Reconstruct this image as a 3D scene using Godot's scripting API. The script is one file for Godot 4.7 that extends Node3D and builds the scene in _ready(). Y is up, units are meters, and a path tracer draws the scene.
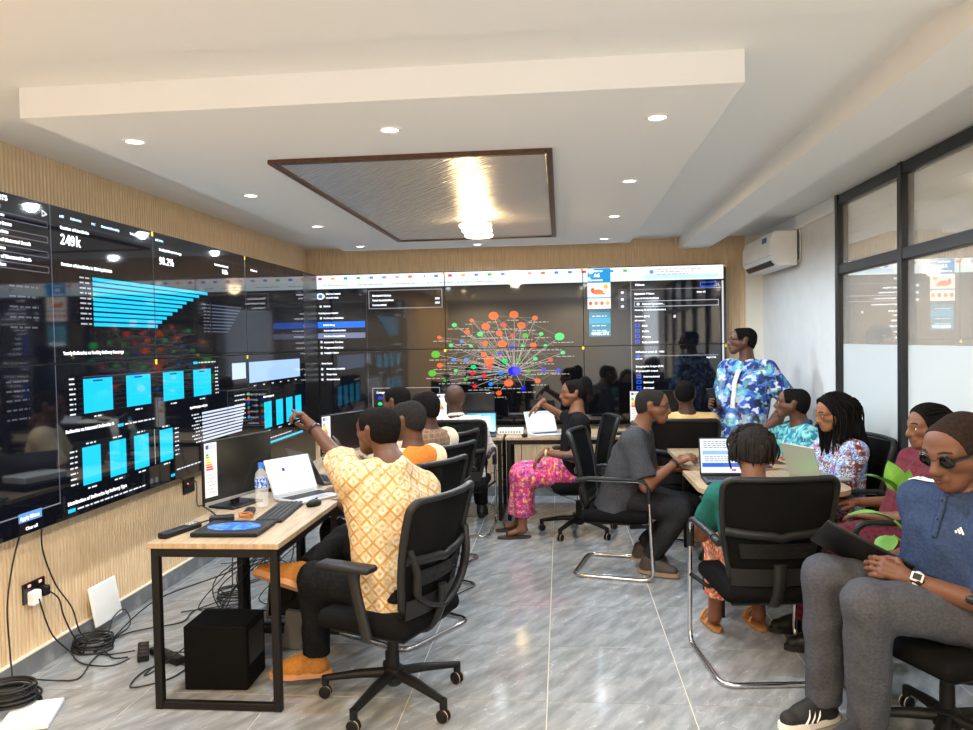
extends Node3D

# ---------------------------------------------------------------- mesh builder
class MB:
	var v := PackedVector3Array()
	var n := PackedVector3Array()
	var uv := PackedVector2Array()
	var ix := PackedInt32Array()
	func vert(p: Vector3, nn: Vector3, t := Vector2.ZERO) -> int:
		v.append(p); n.append(nn); uv.append(t)
		return v.size() - 1
	func tri(a: int, b: int, c: int) -> void:
		# Godot fronts run clockwise: turn the triangle to agree with its normals
		var g := (v[b] - v[a]).cross(v[c] - v[a])
		if g.dot(n[a] + n[b] + n[c]) > 0.0:
			ix.append(a); ix.append(c); ix.append(b)
		else:
			ix.append(a); ix.append(b); ix.append(c)
	func quad(a: int, b: int, c: int, d: int) -> void:
		tri(a, b, c); tri(a, c, d)
	func face(pts: Array, nn: Vector3) -> void:
		var ids := []
		var us := [Vector2(0, 1), Vector2(1, 1), Vector2(1, 0), Vector2(0, 0)]
		for i in pts.size():
			ids.append(vert(pts[i], nn, us[i % 4]))
		for i in range(1, pts.size() - 1):
			tri(ids[0], ids[i], ids[i + 1])
	func box(c: Vector3, s: Vector3, bv := 0.003, bs := Basis.IDENTITY) -> void:
		# chamfered box
		var h := s * 0.5
		bv = minf(bv, minf(h.x, minf(h.y, h.z)) * 0.95)
		var ax := [Vector3.RIGHT, Vector3.UP, Vector3.BACK]
		for i in 3:
			var j := (i + 1) % 3
			var k := (i + 2) % 3
			for sg in [-1.0, 1.0]:
				var o: Vector3 = ax[i] * sg * h[i]
				var a: Vector3 = ax[j] * (h[j] - bv)
				var b: Vector3 = ax[k] * (h[k] - bv)
				face([c + bs * (o - a - b), c + bs * (o + a - b), c + bs * (o + a + b), c + bs * (o - a + b)], bs * (ax[i] * sg))
			for sj in [-1.0, 1.0]:
				for sk in [-1.0, 1.0]:
					var p1: Vector3 = ax[j] * sj * h[j] + ax[k] * sk * (h[k] - bv)
					var p2: Vector3 = ax[j] * sj * (h[j] - bv) + ax[k] * sk * h[k]
					var e: Vector3 = ax[i] * (h[i] - bv)
					face([c + bs * (p1 - e), c + bs * (p1 + e), c + bs * (p2 + e), c + bs * (p2 - e)], bs * (ax[j] * sj + ax[k] * sk).normalized())
		for sx in [-1.0, 1.0]:
			for sy in [-1.0, 1.0]:
				for sz in [-1.0, 1.0]:
					face([c + bs * Vector3(sx * h.x, sy * (h.y - bv), sz * (h.z - bv)), c + bs * Vector3(sx * (h.x - bv), sy * h.y, sz * (h.z - bv)), c + bs * Vector3(sx * (h.x - bv), sy * (h.y - bv), sz * h.z)], bs * Vector3(sx, sy, sz).normalized())
	func rbox(c: Vector3, s: Vector3, r: float, bs := Basis.IDENTITY, q := 6) -> void:
		# rounded box, smooth
		var h := s * 0.5
		r = minf(r, minf(h.x, minf(h.y, h.z)))
		var core := h - Vector3(r, r, r)
		var ax := [Vector3.RIGHT, Vector3.UP, Vector3.BACK]
		for i in 3:
			for sg in [-1.0, 1.0]:
				var first := v.size()
				for a in q + 1:
					for b in q + 1:
						var d: Vector3 = ax[i] * sg + ax[(i + 1) % 3] * (2.0 * a / q - 1.0) + ax[(i + 2) % 3] * (2.0 * b / q - 1.0)
						var dd := Vector3(tan(d.x * PI / 4), tan(d.y * PI / 4), tan(d.z * PI / 4)).normalized()
						var p := Vector3(signf(dd.x) * core.x if absf(d.x) > 0.01 else 0.0, signf(dd.y) * core.y if absf(d.y) > 0.01 else 0.0, signf(dd.z) * core.z if absf(d.z) > 0.01 else 0.0) + dd * r
						vert(c + bs * p, bs * dd, Vector2(float(a) / q, float(b) / q))
				for a in q:
					for b in q:
						var o := first + a * (q + 1) + b
						quad(o, o + 1, o + q + 2, o + q + 1)
	func ball(c: Vector3, r: Vector3, q := 8, bs := Basis.IDENTITY) -> void:
		var first := v.size()
		for i in q + 1:
			for j in 2 * q + 1:
				var th := PI * i / q
				var ph := PI * j / q
				var d := Vector3(sin(th) * cos(ph), cos(th), sin(th) * sin(ph))
				vert(c + bs * (d * r), (bs * (d / r)).normalized(), Vector2(float(j) / (2 * q), float(i) / q))
		for i in q:
			for j in 2 * q:
				var o := first + i * (2 * q + 1) + j
				quad(o, o + 1, o + 2 * q + 2, o + 2 * q + 1)
	func tube(pts: Array, r, seg := 8, closed := false, flat := 1.0, ref := Vector3.ZERO, caps := true) -> void:
		# r: number or array; flat scales the cross-section along the second axis; ref fixes the first axis
		var m := pts.size()
		var first := v.size()
		var side := Vector3.ZERO
		for i in m:
			var a: Vector3 = pts[(i - 1 + m) % m] if closed else pts[maxi(i - 1, 0)]
			var b: Vector3 = pts[(i + 1) % m] if closed else pts[mini(i + 1, m - 1)]
			var t := (b - a).normalized()
			if t == Vector3.ZERO: t = Vector3.UP
			if ref != Vector3.ZERO:
				side = (ref - t * ref.dot(t)).normalized()
			elif side == Vector3.ZERO:
				side = t.cross(Vector3.UP if absf(t.y) < 0.9 else Vector3.RIGHT).normalized()
			else:
				side = (side - t * side.dot(t)).normalized()
			var up := t.cross(side)
			var rr: float = r[i] if r is Array else r
			for k in seg:
				var g := TAU * k / seg
				var d := side * cos(g) + up * sin(g)
				var e := side * cos(g) + up * sin(g) * flat
				vert(pts[i] + e * rr, d)
		var rows := m if closed else m - 1
		for i in rows:
			for k in seg:
				var a0 := first + i * seg + k
				var a1 := first + i * seg + (k + 1) % seg
				var b0 := first + ((i + 1) % m) * seg + k
				var b1 := first + ((i + 1) % m) * seg + (k + 1) % seg
				quad(a0, a1, b1, b0)
		if caps and not closed:
			for e in [0, m - 1]:
				var nn: Vector3 = (pts[0] - pts[1]).normalized() if e == 0 else (pts[m - 1] - pts[m - 2]).normalized()
				var ids := []
				for k in seg:
					ids.append(vert(v[first + e * seg + k], nn))
				for k in range(1, seg - 1):
					tri(ids[0], ids[k], ids[k + 1])
	func lathe(prof: Array, seg := 20, at := Vector3.ZERO, bs := Basis.IDENTITY, sharp := false) -> void:
		# prof: Vector2(radius, height) from one end to the other
		for i in prof.size() - 1:
			var first := v.size()
			for e in 2:
				var p: Vector2 = prof[i + e]
				var d: Vector2 = prof[i + 1] - prof[i]
				if not sharp:
					d = prof[mini(i + e + 1, prof.size() - 1)] - prof[maxi(i + e - 1, 0)]
				var nn := Vector2(d.y, -d.x).normalized()
				for k in seg + 1:
					var g := TAU * k / seg
					vert(at + bs * Vector3(cos(g) * p.x, p.y, sin(g) * p.x), bs * Vector3(cos(g) * nn.x, nn.y, sin(g) * nn.x), Vector2(float(k) / seg, e))
			for k in seg:
				quad(first + k, first + k + 1, first + seg + 2 + k, first + seg + 1 + k)
	func prism(poly: PackedVector2Array, y0: float, y1: float, bs := Basis.IDENTITY, at := Vector3.ZERO) -> void:
		# a polygon in x,z extruded along y
		var t := Geometry2D.triangulate_polygon(poly)
		for yy in [y0, y1]:
			var nn := bs * (Vector3.UP if yy == y1 else Vector3.DOWN)
			var first := v.size()
			for p in poly:
				vert(at + bs * Vector3(p.x, yy, p.y), nn, p)
			for i in range(0, t.size(), 3):
				tri(first + t[i], first + t[i + 1], first + t[i + 2])
		var area := 0.0
		for i in poly.size():
			var q := poly[(i + 1) % poly.size()]
			area += poly[i].x * q.y - q.x * poly[i].y
		for i in poly.size():
			var a := poly[i]
			var b := poly[(i + 1) % poly.size()]
			var d := (b - a).normalized() * signf(area)
			face([at + bs * Vector3(a.x, y0, a.y), at + bs * Vector3(b.x, y0, b.y), at + bs * Vector3(b.x, y1, b.y), at + bs * Vector3(a.x, y1, a.y)], bs * Vector3(d.y, 0, -d.x))
	func add_arrays(src: Array, x: Transform3D) -> void:
		var sv: PackedVector3Array = src[Mesh.ARRAY_VERTEX]
		var sn: PackedVector3Array = src[Mesh.ARRAY_NORMAL]
		var first := v.size()
		for i in sv.size():
			vert(x * sv[i], (x.basis * sn[i]).normalized())
		if src[Mesh.ARRAY_INDEX] != null:
			for i in src[Mesh.ARRAY_INDEX]:
				ix.append(first + i)
		else:
			for i in sv.size():
				ix.append(first + i)
	func mesh(m: Material) -> ArrayMesh:
		var a := []
		a.resize(Mesh.ARRAY_MAX)
		a[Mesh.ARRAY_VERTEX] = v; a[Mesh.ARRAY_NORMAL] = n; a[Mesh.ARRAY_TEX_UV] = uv; a[Mesh.ARRAY_INDEX] = ix
		var am := ArrayMesh.new()
		am.add_surface_from_arrays(Mesh.PRIMITIVE_TRIANGLES, a)
		am.surface_set_material(0, m)
		return am

# ---------------------------------------------------------------- objects
var names := {}
var M := {}

func numbered(called: String) -> String:
	names[called] = names.get(called, -1) + 1
	return called if names[called] == 0 else "%s_%03d" % [called, names[called]]

func tag(o: Node, label: String, category := "", group := "") -> Node:
	o.set_meta("label", label)
	if category: o.set_meta("category", category)
	if group: o.set_meta("group", group)
	return o

func thing(called: String, label: String, category: String, at := Vector3.ZERO, turn := 0.0, group := "") -> Node3D:
	var o := Node3D.new()
	o.name = numbered(called)
	add_child(o)
	o.position = at
	o.rotation.y = turn
	tag(o, label, category, group)
	return o

func part(called: String, b: MB, m: Material, parent: Node) -> MeshInstance3D:
	var o := MeshInstance3D.new()
	o.mesh = b.mesh(m)
	o.name = numbered(called) if parent == self else called
	parent.add_child(o, true)
	return o

func shared(called: String, mesh: Mesh, parent: Node, x := Transform3D.IDENTITY) -> MeshInstance3D:
	var o := MeshInstance3D.new()
	o.mesh = mesh
	o.name = called
	o.transform = x
	parent.add_child(o, true)
	return o

func solo(called: String, b: MB, m: Material, label: String, category: String, group := "") -> MeshInstance3D:
	var o := part(called, b, m, self)
	tag(o, label, category, group)
	return o

func structure(called: String) -> Node3D:
	var o := Node3D.new()
	o.name = called
	o.set_meta("kind", "structure")
	add_child(o)
	return o

func mat(c: Color, rough := 0.6, metal := 0.0, spec := 0.5) -> StandardMaterial3D:
	var m := StandardMaterial3D.new()
	m.albedo_color = c
	m.roughness = rough
	m.metallic = metal
	m.metallic_specular = spec
	return m

func rgb(r: int, g: int, b: int) -> Color:
	return Color8(r, g, b)

func glow(c: Color, e: float) -> StandardMaterial3D:
	var m := mat(Color(0.9, 0.9, 0.9), 0.4)
	m.emission_enabled = true
	m.emission = c
	m.emission_energy_multiplier = e
	return m

func noise_tex(ramp: Array, freq: float, sz := 256, type := FastNoiseLite.TYPE_SIMPLEX_SMOOTH, sd := 1, oct := 4, warp := 0.0) -> ImageTexture:
	var f := FastNoiseLite.new()
	f.seed = sd
	f.noise_type = type
	f.frequency = freq
	f.fractal_octaves = oct
	if warp > 0.0:
		f.domain_warp_enabled = true
		f.domain_warp_amplitude = warp
		f.domain_warp_frequency = freq
	var g := Gradient.new()
	var os := PackedFloat32Array()
	var cs := PackedColorArray()
	for r in ramp:
		os.append(r[0]); cs.append(r[1])
	g.offsets = os
	g.colors = cs
	var src := f.get_seamless_image(sz, sz)
	var im := Image.create_empty(sz, sz, false, Image.FORMAT_RGB8)
	for y in sz:
		for x in sz:
			im.set_pixel(x, y, g.sample(src.get_pixel(x, y).r))
	return ImageTexture.create_from_image(im)

func tri_mat(tex: Texture2D, sc: float, rough := 0.8, world := false, tint := Color.WHITE) -> StandardMaterial3D:
	var m := mat(tint, rough)
	m.albedo_texture = tex
	m.uv1_triplanar = true
	m.uv1_world_triplanar = world
	m.uv1_scale = Vector3.ONE * sc
	return m

func curve(pts: Array, sub := 6, closed := false) -> Array:
	# Catmull-Rom through the points
	var out := []
	var m := pts.size()
	var last := m if closed else m - 1
	for i in last:
		var p0: Vector3 = pts[(i - 1 + m) % m] if closed else pts[maxi(i - 1, 0)]
		var p1: Vector3 = pts[i]
		var p2: Vector3 = pts[(i + 1) % m]
		var p3: Vector3 = pts[(i + 2) % m] if closed else pts[mini(i + 2, m - 1)]
		for s in sub:
			out.append(p1.cubic_interpolate(p2, p0, p3, float(s) / sub))
	if not closed: out.append(pts[m - 1])
	return out

func bent(pts: Array, r: float, sub := 5) -> Array:
	# a polyline with rounded corners, as tube is bent
	var out := [pts[0]]
	for i in range(1, pts.size() - 1):
		var p: Vector3 = pts[i]
		var a: Vector3 = pts[i - 1] - p
		var b: Vector3 = pts[i + 1] - p
		var q := minf(r, minf(a.length(), b.length()) * 0.49)
		var s := p + a.normalized() * q
		var e := p + b.normalized() * q
		for k in sub + 1:
			var t := float(k) / sub
			out.append(s.lerp(p, t).lerp(p.lerp(e, t), t))
	out.append(pts[pts.size() - 1])
	return out

func turn_to(f: Vector2) -> float:
	# the turn that points a thing's own -z along (x, z)
	return atan2(-f.x, -f.y)

# ---------------------------------------------------------------- camera, light, setting
const CEIL := 2.6
const TRAY := 2.485
const SPOT_E := 1.3

func camera_and_light() -> void:
	var cam := Camera3D.new()
	cam.name = "camera"
	add_child(cam)
	cam.position = Vector3(2.4893, 1.6021, 7.8332)
	cam.rotation = Vector3(-0.03099, 0.0958, -0.01945)
	cam.fov = rad_to_deg(2.0 * atan(365.0 / 773.93))
	cam.near = 0.05
	cam.current = true
	var we := WorldEnvironment.new()
	we.name = "world_environment"
	var e := Environment.new()
	e.background_mode = Environment.BG_COLOR
	e.background_color = Color(0.75, 0.85, 1.0)
	e.background_energy_multiplier = 1.0
	e.tonemap_mode = Environment.TONE_MAPPER_LINEAR
	e.tonemap_exposure = 1.56
	e.sdfgi_enabled = true
	e.ssao_enabled = true
	e.ssil_enabled = true
	we.environment = e
	add_child(we)
	# daylight through the window in the right wall behind the photographer
	var a := AreaLight3D.new()
	a.name = "window_daylight"
	add_child(a)
	a.area_size = Vector2(2.6, 1.6)
	a.position = Vector3(4.40, 1.6, 8.9)
	a.rotation.y = PI / 2
	a.light_color = Color(0.90, 0.95, 1.0)
	a.light_energy = 4.0
	a.area_normalize_energy = true
	a.shadow_enabled = true

func materials() -> void:
	M.ceiling = mat(rgb(235, 236, 236), 0.7)
	M.white_wall = tri_mat(noise_tex([[0.0, rgb(210, 211, 211)], [1.0, rgb(218, 219, 219)]], 0.02), 0.8, 0.6, true)
	M.oak = tri_mat(noise_tex([[0.0, rgb(214, 186, 149)], [0.5, rgb(222, 196, 160)], [1.0, rgb(230, 207, 174)]], 0.03, 256, FastNoiseLite.TYPE_SIMPLEX_SMOOTH, 3, 4), 1.0, 0.55, true)
	M.oak.uv1_scale = Vector3(3.0, 0.5, 3.0)
	M.black_metal = mat(rgb(20, 19, 19), 0.45, 0.0, 0.35)
	M.black_plastic = mat(rgb(21, 21, 22), 0.5, 0.0, 0.35)
	M.dark_plastic = mat(rgb(33, 33, 34), 0.45, 0.0, 0.35)
	M.bezel = mat(rgb(12, 12, 13), 0.3)
	M.chrome = mat(rgb(215, 215, 218), 0.12, 1.0)
	M.grout = mat(rgb(205, 196, 176), 0.7)
	M.white_plastic = mat(rgb(238, 238, 236), 0.35)
	M.yellow_tag = mat(rgb(245, 205, 30), 0.5)
	M.base_tile = tri_mat(noise_tex([[0.0, rgb(112, 114, 118)], [0.6, rgb(130, 132, 136)], [1.0, rgb(165, 167, 170)]], 0.02, 256, FastNoiseLite.TYPE_SIMPLEX_SMOOTH, 5, 5, 30.0), 1.2, 0.3, true)
	M.cord = mat(rgb(22, 22, 23), 0.5)

func marble(sd: int) -> ImageTexture:
	# grey marble: slanting cloudy streaks and a few thin white curls
	var sz := 512
	var f := FastNoiseLite.new()
	f.seed = sd; f.frequency = 0.007; f.fractal_octaves = 5; f.fractal_gain = 0.55
	f.domain_warp_enabled = true; f.domain_warp_amplitude = 30.0; f.domain_warp_frequency = 0.01
	var r := FastNoiseLite.new()
	r.seed = sd + 7; r.frequency = 0.006; r.fractal_type = FastNoiseLite.FRACTAL_NONE
	r.domain_warp_enabled = true; r.domain_warp_amplitude = 70.0; r.domain_warp_frequency = 0.012
	var im := Image.create_empty(sz, sz, false, Image.FORMAT_RGB8)
	var lo := rgb(128, 131, 133)
	var hi := rgb(164, 166, 168)
	var vein := rgb(214, 216, 218)
	for y in sz:
		for x in sz:
			var a := (x * 0.86 + y * 0.5) * 0.5
			var b := (y * 0.86 - x * 0.5) * 2.0
			var t := clampf(f.get_noise_2d(a, b) * 0.9 + 0.5, 0.0, 1.0)
			var e := absf(r.get_noise_2d(a * 1.6, b * 0.8))
			var k := (1.0 - smoothstep(0.0, 0.03, e)) * smoothstep(0.40, 0.6, t)
			im.set_pixel(x, y, lo.lerp(hi, t).lerp(vein, k * 0.9))
	return ImageTexture.create_from_image(im)

func setting() -> void:
	var b: MB
	# floor: grout bed and separate tiles
	var fl := structure("floor")
	b = MB.new(); b.box(Vector3(2.3, -0.0523, 5.2), Vector3(5.3, 0.1, 11.2), 0.001)
	part("bed", b, M.grout, fl)
	var tw := 0.622
	var tile_mesh := []
	for k in 4:
		var tm := mat(Color.WHITE, 0.11)
		tm.albedo_texture = marble(11 + k * 5)
		b = MB.new()
		b.box(Vector3.ZERO, Vector3(tw - 0.0045, 0.004, tw - 0.0045), 0.0008)
		tile_mesh.append(b.mesh(tm))
	var rng := RandomNumberGenerator.new()
	rng.seed = 5
	for i in range(-5, 5):
		for j in range(-6, 13):
			var cx := 2.405 + (i + 0.5) * tw
			var cz := 3.2 + (j + 0.5) * tw
			if cx < -0.4 or cx > 4.9 or cz < -0.4: continue
			var bs := Basis(Vector3.UP, PI * rng.randi_range(0, 1))
			shared("tile", tile_mesh[rng.randi_range(0, 3)], fl, Transform3D(bs, Vector3(cx, -0.0021, cz)))
	# left wall: fluted oak panel
	var wl := structure("wall_left")
	b = MB.new(); b.box(Vector3(-0.26, 1.35, 5.1), Vector3(0.2, 2.9, 11.0), 0.001)
	part("panel_backing", b, M.oak, wl)
	flutes(wl, Vector3(-0.16, 0.1, -0.12), Vector3(0, 0, 1), Vector3(1, 0, 0), 10.4, CEIL - 0.1)
	var wb := structure("wall_back")
	b = MB.new(); b.box(Vector3(2.3, 1.35, -0.23), Vector3(5.5, 2.9, 0.2), 0.001)
	part("panel_backing", b, M.oak, wb)
	flutes(wb, Vector3(-0.15, 0.1, -0.13), Vector3(1, 0, 0), Vector3(0, 0, 1), 4.485, CEIL - 0.1)
	b = MB.new(); b.box(Vector3(4.43, 1.3, -0.12), Vector3(0.19, 2.6, 0.03), 0.002)
	part("plaster_strip", b, mat(rgb(232, 226, 212), 0.7), wb)
	var bl := structure("baseboard_left")
	b = MB.new(); b.box(Vector3(-0.148, 0.05, 5.1), Vector3(0.03, 0.1, 10.44), 0.002)
	part("skirting_tile", b, M.base_tile, bl)
	b = MB.new(); b.box(Vector3(-0.145, 0.104, 5.1), Vector3(0.03, 0.008, 10.44), 0.001)
	part("edge_strip", b, mat(rgb(228, 220, 204), 0.5), bl)
	var bb := structure("baseboard_back")
	b = MB.new(); b.box(Vector3(2.18, 0.05, -0.115), Vector3(4.64, 0.1, 0.03), 0.002)
	part("skirting_tile", b, M.base_tile, bb)
	# right wall: plaster up to the glass partition, plaster again behind the photographer
	var wr := structure("wall_right")
	b = MB.new(); b.box(Vector3(4.6, 1.35, 0.92), Vector3(0.2, 2.9, 2.14), 0.001)
	part("plaster", b, M.white_wall, wr)
	b = MB.new(); b.box(Vector3(4.485, 2.545, 0.93), Vector3(0.03, 0.11, 2.1), 0.003)
	part("cornice", b, M.ceiling, wr)
	for q in [[Vector3(4.6, 1.35, 7.43), Vector3(0.2, 2.9, 0.28)], [Vector3(4.6, 1.35, 10.45), Vector3(0.2, 2.9, 0.5)], [Vector3(4.6, 0.35, 8.885), Vector3(0.2, 0.9, 2.62)], [Vector3(4.6, 2.6, 8.885), Vector3(0.2, 0.4, 2.62)]]:
		b = MB.new(); b.box(q[0], q[1], 0.001)
		part("plaster", b, M.white_wall, wr)
	partition()
	# front wall behind the photographer, and the window in the right wall
	var wf := structure("wall_front")
	b = MB.new(); b.box(Vector3(2.2, 1.35, 10.6), Vector3(5.2, 2.9, 0.2), 0.001)
	part("plaster", b, M.white_wall, wf)
	var w2 := structure("window_2")
	var pane := mat(Color(0.9, 0.95, 0.95, 0.08), 0.02)
	pane.transparency = BaseMaterial3D.TRANSPARENCY_ALPHA
	b = MB.new(); b.box(Vector3(4.6, 1.6, 8.885), Vector3(0.01, 1.6, 2.62), 0.001)
	part("pane", b, pane, w2)
	# ceiling: slab, dropped tray, beam
	var c := structure("ceiling")
	b = MB.new(); b.box(Vector3(2.2, CEIL + 0.1, 5.1), Vector3(5.4, 0.2, 11.2), 0.001)
	part("slab", b, M.ceiling, c)
	b = MB.new(); b.box(Vector3(1.797, (CEIL + TRAY) / 2 + 0.01, 2.795), Vector3(2.695, CEIL - TRAY + 0.02, 4.48), 0.003)
	part("tray", b, M.ceiling, c)
	b = MB.new(); b.box(Vector3(3.83, 2.545, 5.1), Vector3(0.29, 0.12, 10.5), 0.003)
	part("beam", b, M.ceiling, c)
	b = MB.new(); b.box(Vector3(1.76, CEIL - 0.012, 7.94), Vector3(3.85, 0.04, 5.12), 0.003)
	part("soffit", b, M.ceiling, c)

func flutes(parent: Node3D, o: Vector3, along: Vector3, out: Vector3, length: float, high: float) -> void:
	var b := MB.new()
	var pitch := 0.028
	var up := Vector3.UP * high
	for k in int(length / pitch):
		var s := o + along * (k * pitch)
		var prof := [s + along * 0.004, s + along * 0.007 + out * 0.010, s + along * 0.021 + out * 0.010, s + along * 0.024]
		for i in 3:
			var d: Vector3 = (prof[i + 1] - prof[i]).normalized()
			var nn := out if i == 1 else (out * absf(d.dot(along)) + along * (-1.0 if i == 0 else 1.0) * absf(d.dot(out))).normalized()
			b.face([prof[i], prof[i + 1], prof[i + 1] + up, prof[i] + up], nn)
	var p := part("flute", b, M.oak, parent)
	p.set_meta("kind", "stuff")

func partition() -> void:
	var w := structure("window_1")
	var al := mat(rgb(34, 35, 38), 0.35, 0.2)
	var gl := mat(Color(0.95, 0.94, 0.92, 0.10), 0.0, 0.62)
	gl.transparency = BaseMaterial3D.TRANSPARENCY_ALPHA
	var film := mat(rgb(204, 211, 212), 0.35)
	var x := 4.5
	var b: MB
	var z0 := 2.0
	var z1 := 7.3
	for z in [2.02, 3.06, 4.12, 5.18, 6.24, 7.28]:
		b = MB.new(); b.box(Vector3(x + 0.02, 1.3, z), Vector3(0.09, 2.6, 0.055), 0.004)
		part("post", b, al, w)
	for y in [0.03, 2.065, 2.56]:
		b = MB.new(); b.box(Vector3(x + 0.02, y, (z0 + z1) / 2), Vector3(0.075, 0.07, z1 - z0), 0.004)
		part("rail", b, al, w)
	var zs := [2.02, 3.06, 4.12, 5.18, 6.24, 7.28]
	for i in 5:
		var zc: float = (zs[i] + zs[i + 1]) / 2
		var zl: float = zs[i + 1] - zs[i] - 0.055
		b = MB.new(); b.box(Vector3(x + 0.02, 0.79, zc), Vector3(0.012, 1.48, zl), 0.001)
		part("frosted_pane", b, film, w)
		b = MB.new(); b.box(Vector3(x + 0.02, 1.78, zc), Vector3(0.012, 0.5, zl), 0.001)
		part("pane", b, gl, w)
		b = MB.new(); b.box(Vector3(x + 0.02, 2.31, zc), Vector3(0.012, 0.43, zl), 0.001)
		part("pane", b, gl, w)
	# the corridor beyond the glass
	var wo := structure("wall_outer")
	b = MB.new(); b.box(Vector3(6.2, 1.3, 4.6), Vector3(0.1, 2.8, 6.0), 0.001)
	part("plaster", b, M.white_wall, wo)
	b = MB.new(); b.box(Vector3(5.4, 2.65, 4.6), Vector3(1.7, 0.1, 6.0), 0.001)
	part("soffit", b, M.ceiling, wo)
	b = MB.new(); b.box(Vector3(5.4, -0.05, 4.6), Vector3(1.7, 0.1, 6.0), 0.001)
	part("paving", b, M.grout, wo)
	for z in [2.6, 4.6, 6.6]:
		var cl := thing("corridor_lamp", "round lamp on the corridor ceiling behind the glass partition", "ceiling light", Vector3(5.4, 2.6, z), 0.0, "corridor lamps behind the glass")
		b = MB.new(); b.lathe([Vector2(0.0, 0.0), Vector2(0.11, 0.0), Vector2(0.12, -0.02), Vector2(0.0, -0.03)], 20)
		part("lamp_dish", b, glow(Color(1.0, 0.96, 0.88), 1.5), cl)
		var ol := OmniLight3D.new()
		ol.name = "lamp_glow"
		cl.add_child(ol)
		ol.position = Vector3(0, -0.08, 0)
		ol.light_color = Color(1.0, 0.95, 0.86)
		ol.light_energy = 0.55
		ol.light_size = 0.1
		ol.omni_range = 8.0
		ol.omni_attenuation = 2.0
		ol.shadow_enabled = true
	for z in [1.62, 7.6]:
		b = MB.new(); b.box(Vector3(5.4, 1.3, z), Vector3(1.7, 2.8, 0.1), 0.001)
		part("plaster", b, M.white_wall, wo)

func downlights() -> void:
	var ring := MB.new()
	ring.lathe([Vector2(0.036, 0.006), Vector2(0.036, -0.004), Vector2(0.05, -0.006), Vector2(0.056, 0.0)], 24)
	var rm := ring.mesh(mat(rgb(240, 238, 232), 0.3))
	var disc := MB.new()
	disc.lathe([Vector2(0.0, 0.0), Vector2(0.036, 0.0), Vector2(0.036, 0.004), Vector2(0.0, 0.004)], 24, Vector3(0, -0.001, 0), Basis.IDENTITY, true)
	var dm := disc.mesh(glow(Color(1.0, 0.97, 0.92), 6.0))
	var spots := []
	for z in [4.65, 3.4, 2.15, 0.9]:
		for x in [0.69, 2.89]:
			spots.append([Vector3(x, TRAY, z), "small round recessed downlight shining in the white ceiling tray"])
	spots.append([Vector3(1.80, TRAY, 4.65), "recessed downlight between the beige tray edge and the wood framed ceiling panel"])
	spots.append([Vector3(1.75, TRAY, 0.78), "recessed downlight between the wood framed ceiling panel and the back wall"])
	for z in [6.6, 8.2, 9.6]:
		for x in [0.7, 2.9]:
			spots.append([Vector3(x, CEIL - 0.032, z), "recessed downlight in the lower ceiling far from the video walls"])
	for s in spots:
		var t := thing("downlight", s[1], "ceiling light", s[0], 0.0, "recessed downlights in the ceiling")
		shared("trim_ring", rm, t)
		shared("lamp_lens", dm, t)
		var l := SpotLight3D.new()
		l.name = "lamp_beam"
		t.add_child(l)
		l.position = Vector3(0, -0.012, 0)
		l.rotation.x = -PI / 2
		l.light_color = Color(0.89, 0.95, 1.0) if s[0].z < 5.0 else Color(1.0, 0.88, 0.70)
		l.light_energy = SPOT_E if s[0].z < 5.0 else 2.4
		l.spot_angle = 87.0
		l.spot_angle_attenuation = 0.35
		l.spot_range = 12.0
		l.spot_attenuation = 2.0
		l.light_size = 0.035
		l.shadow_enabled = true

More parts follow.
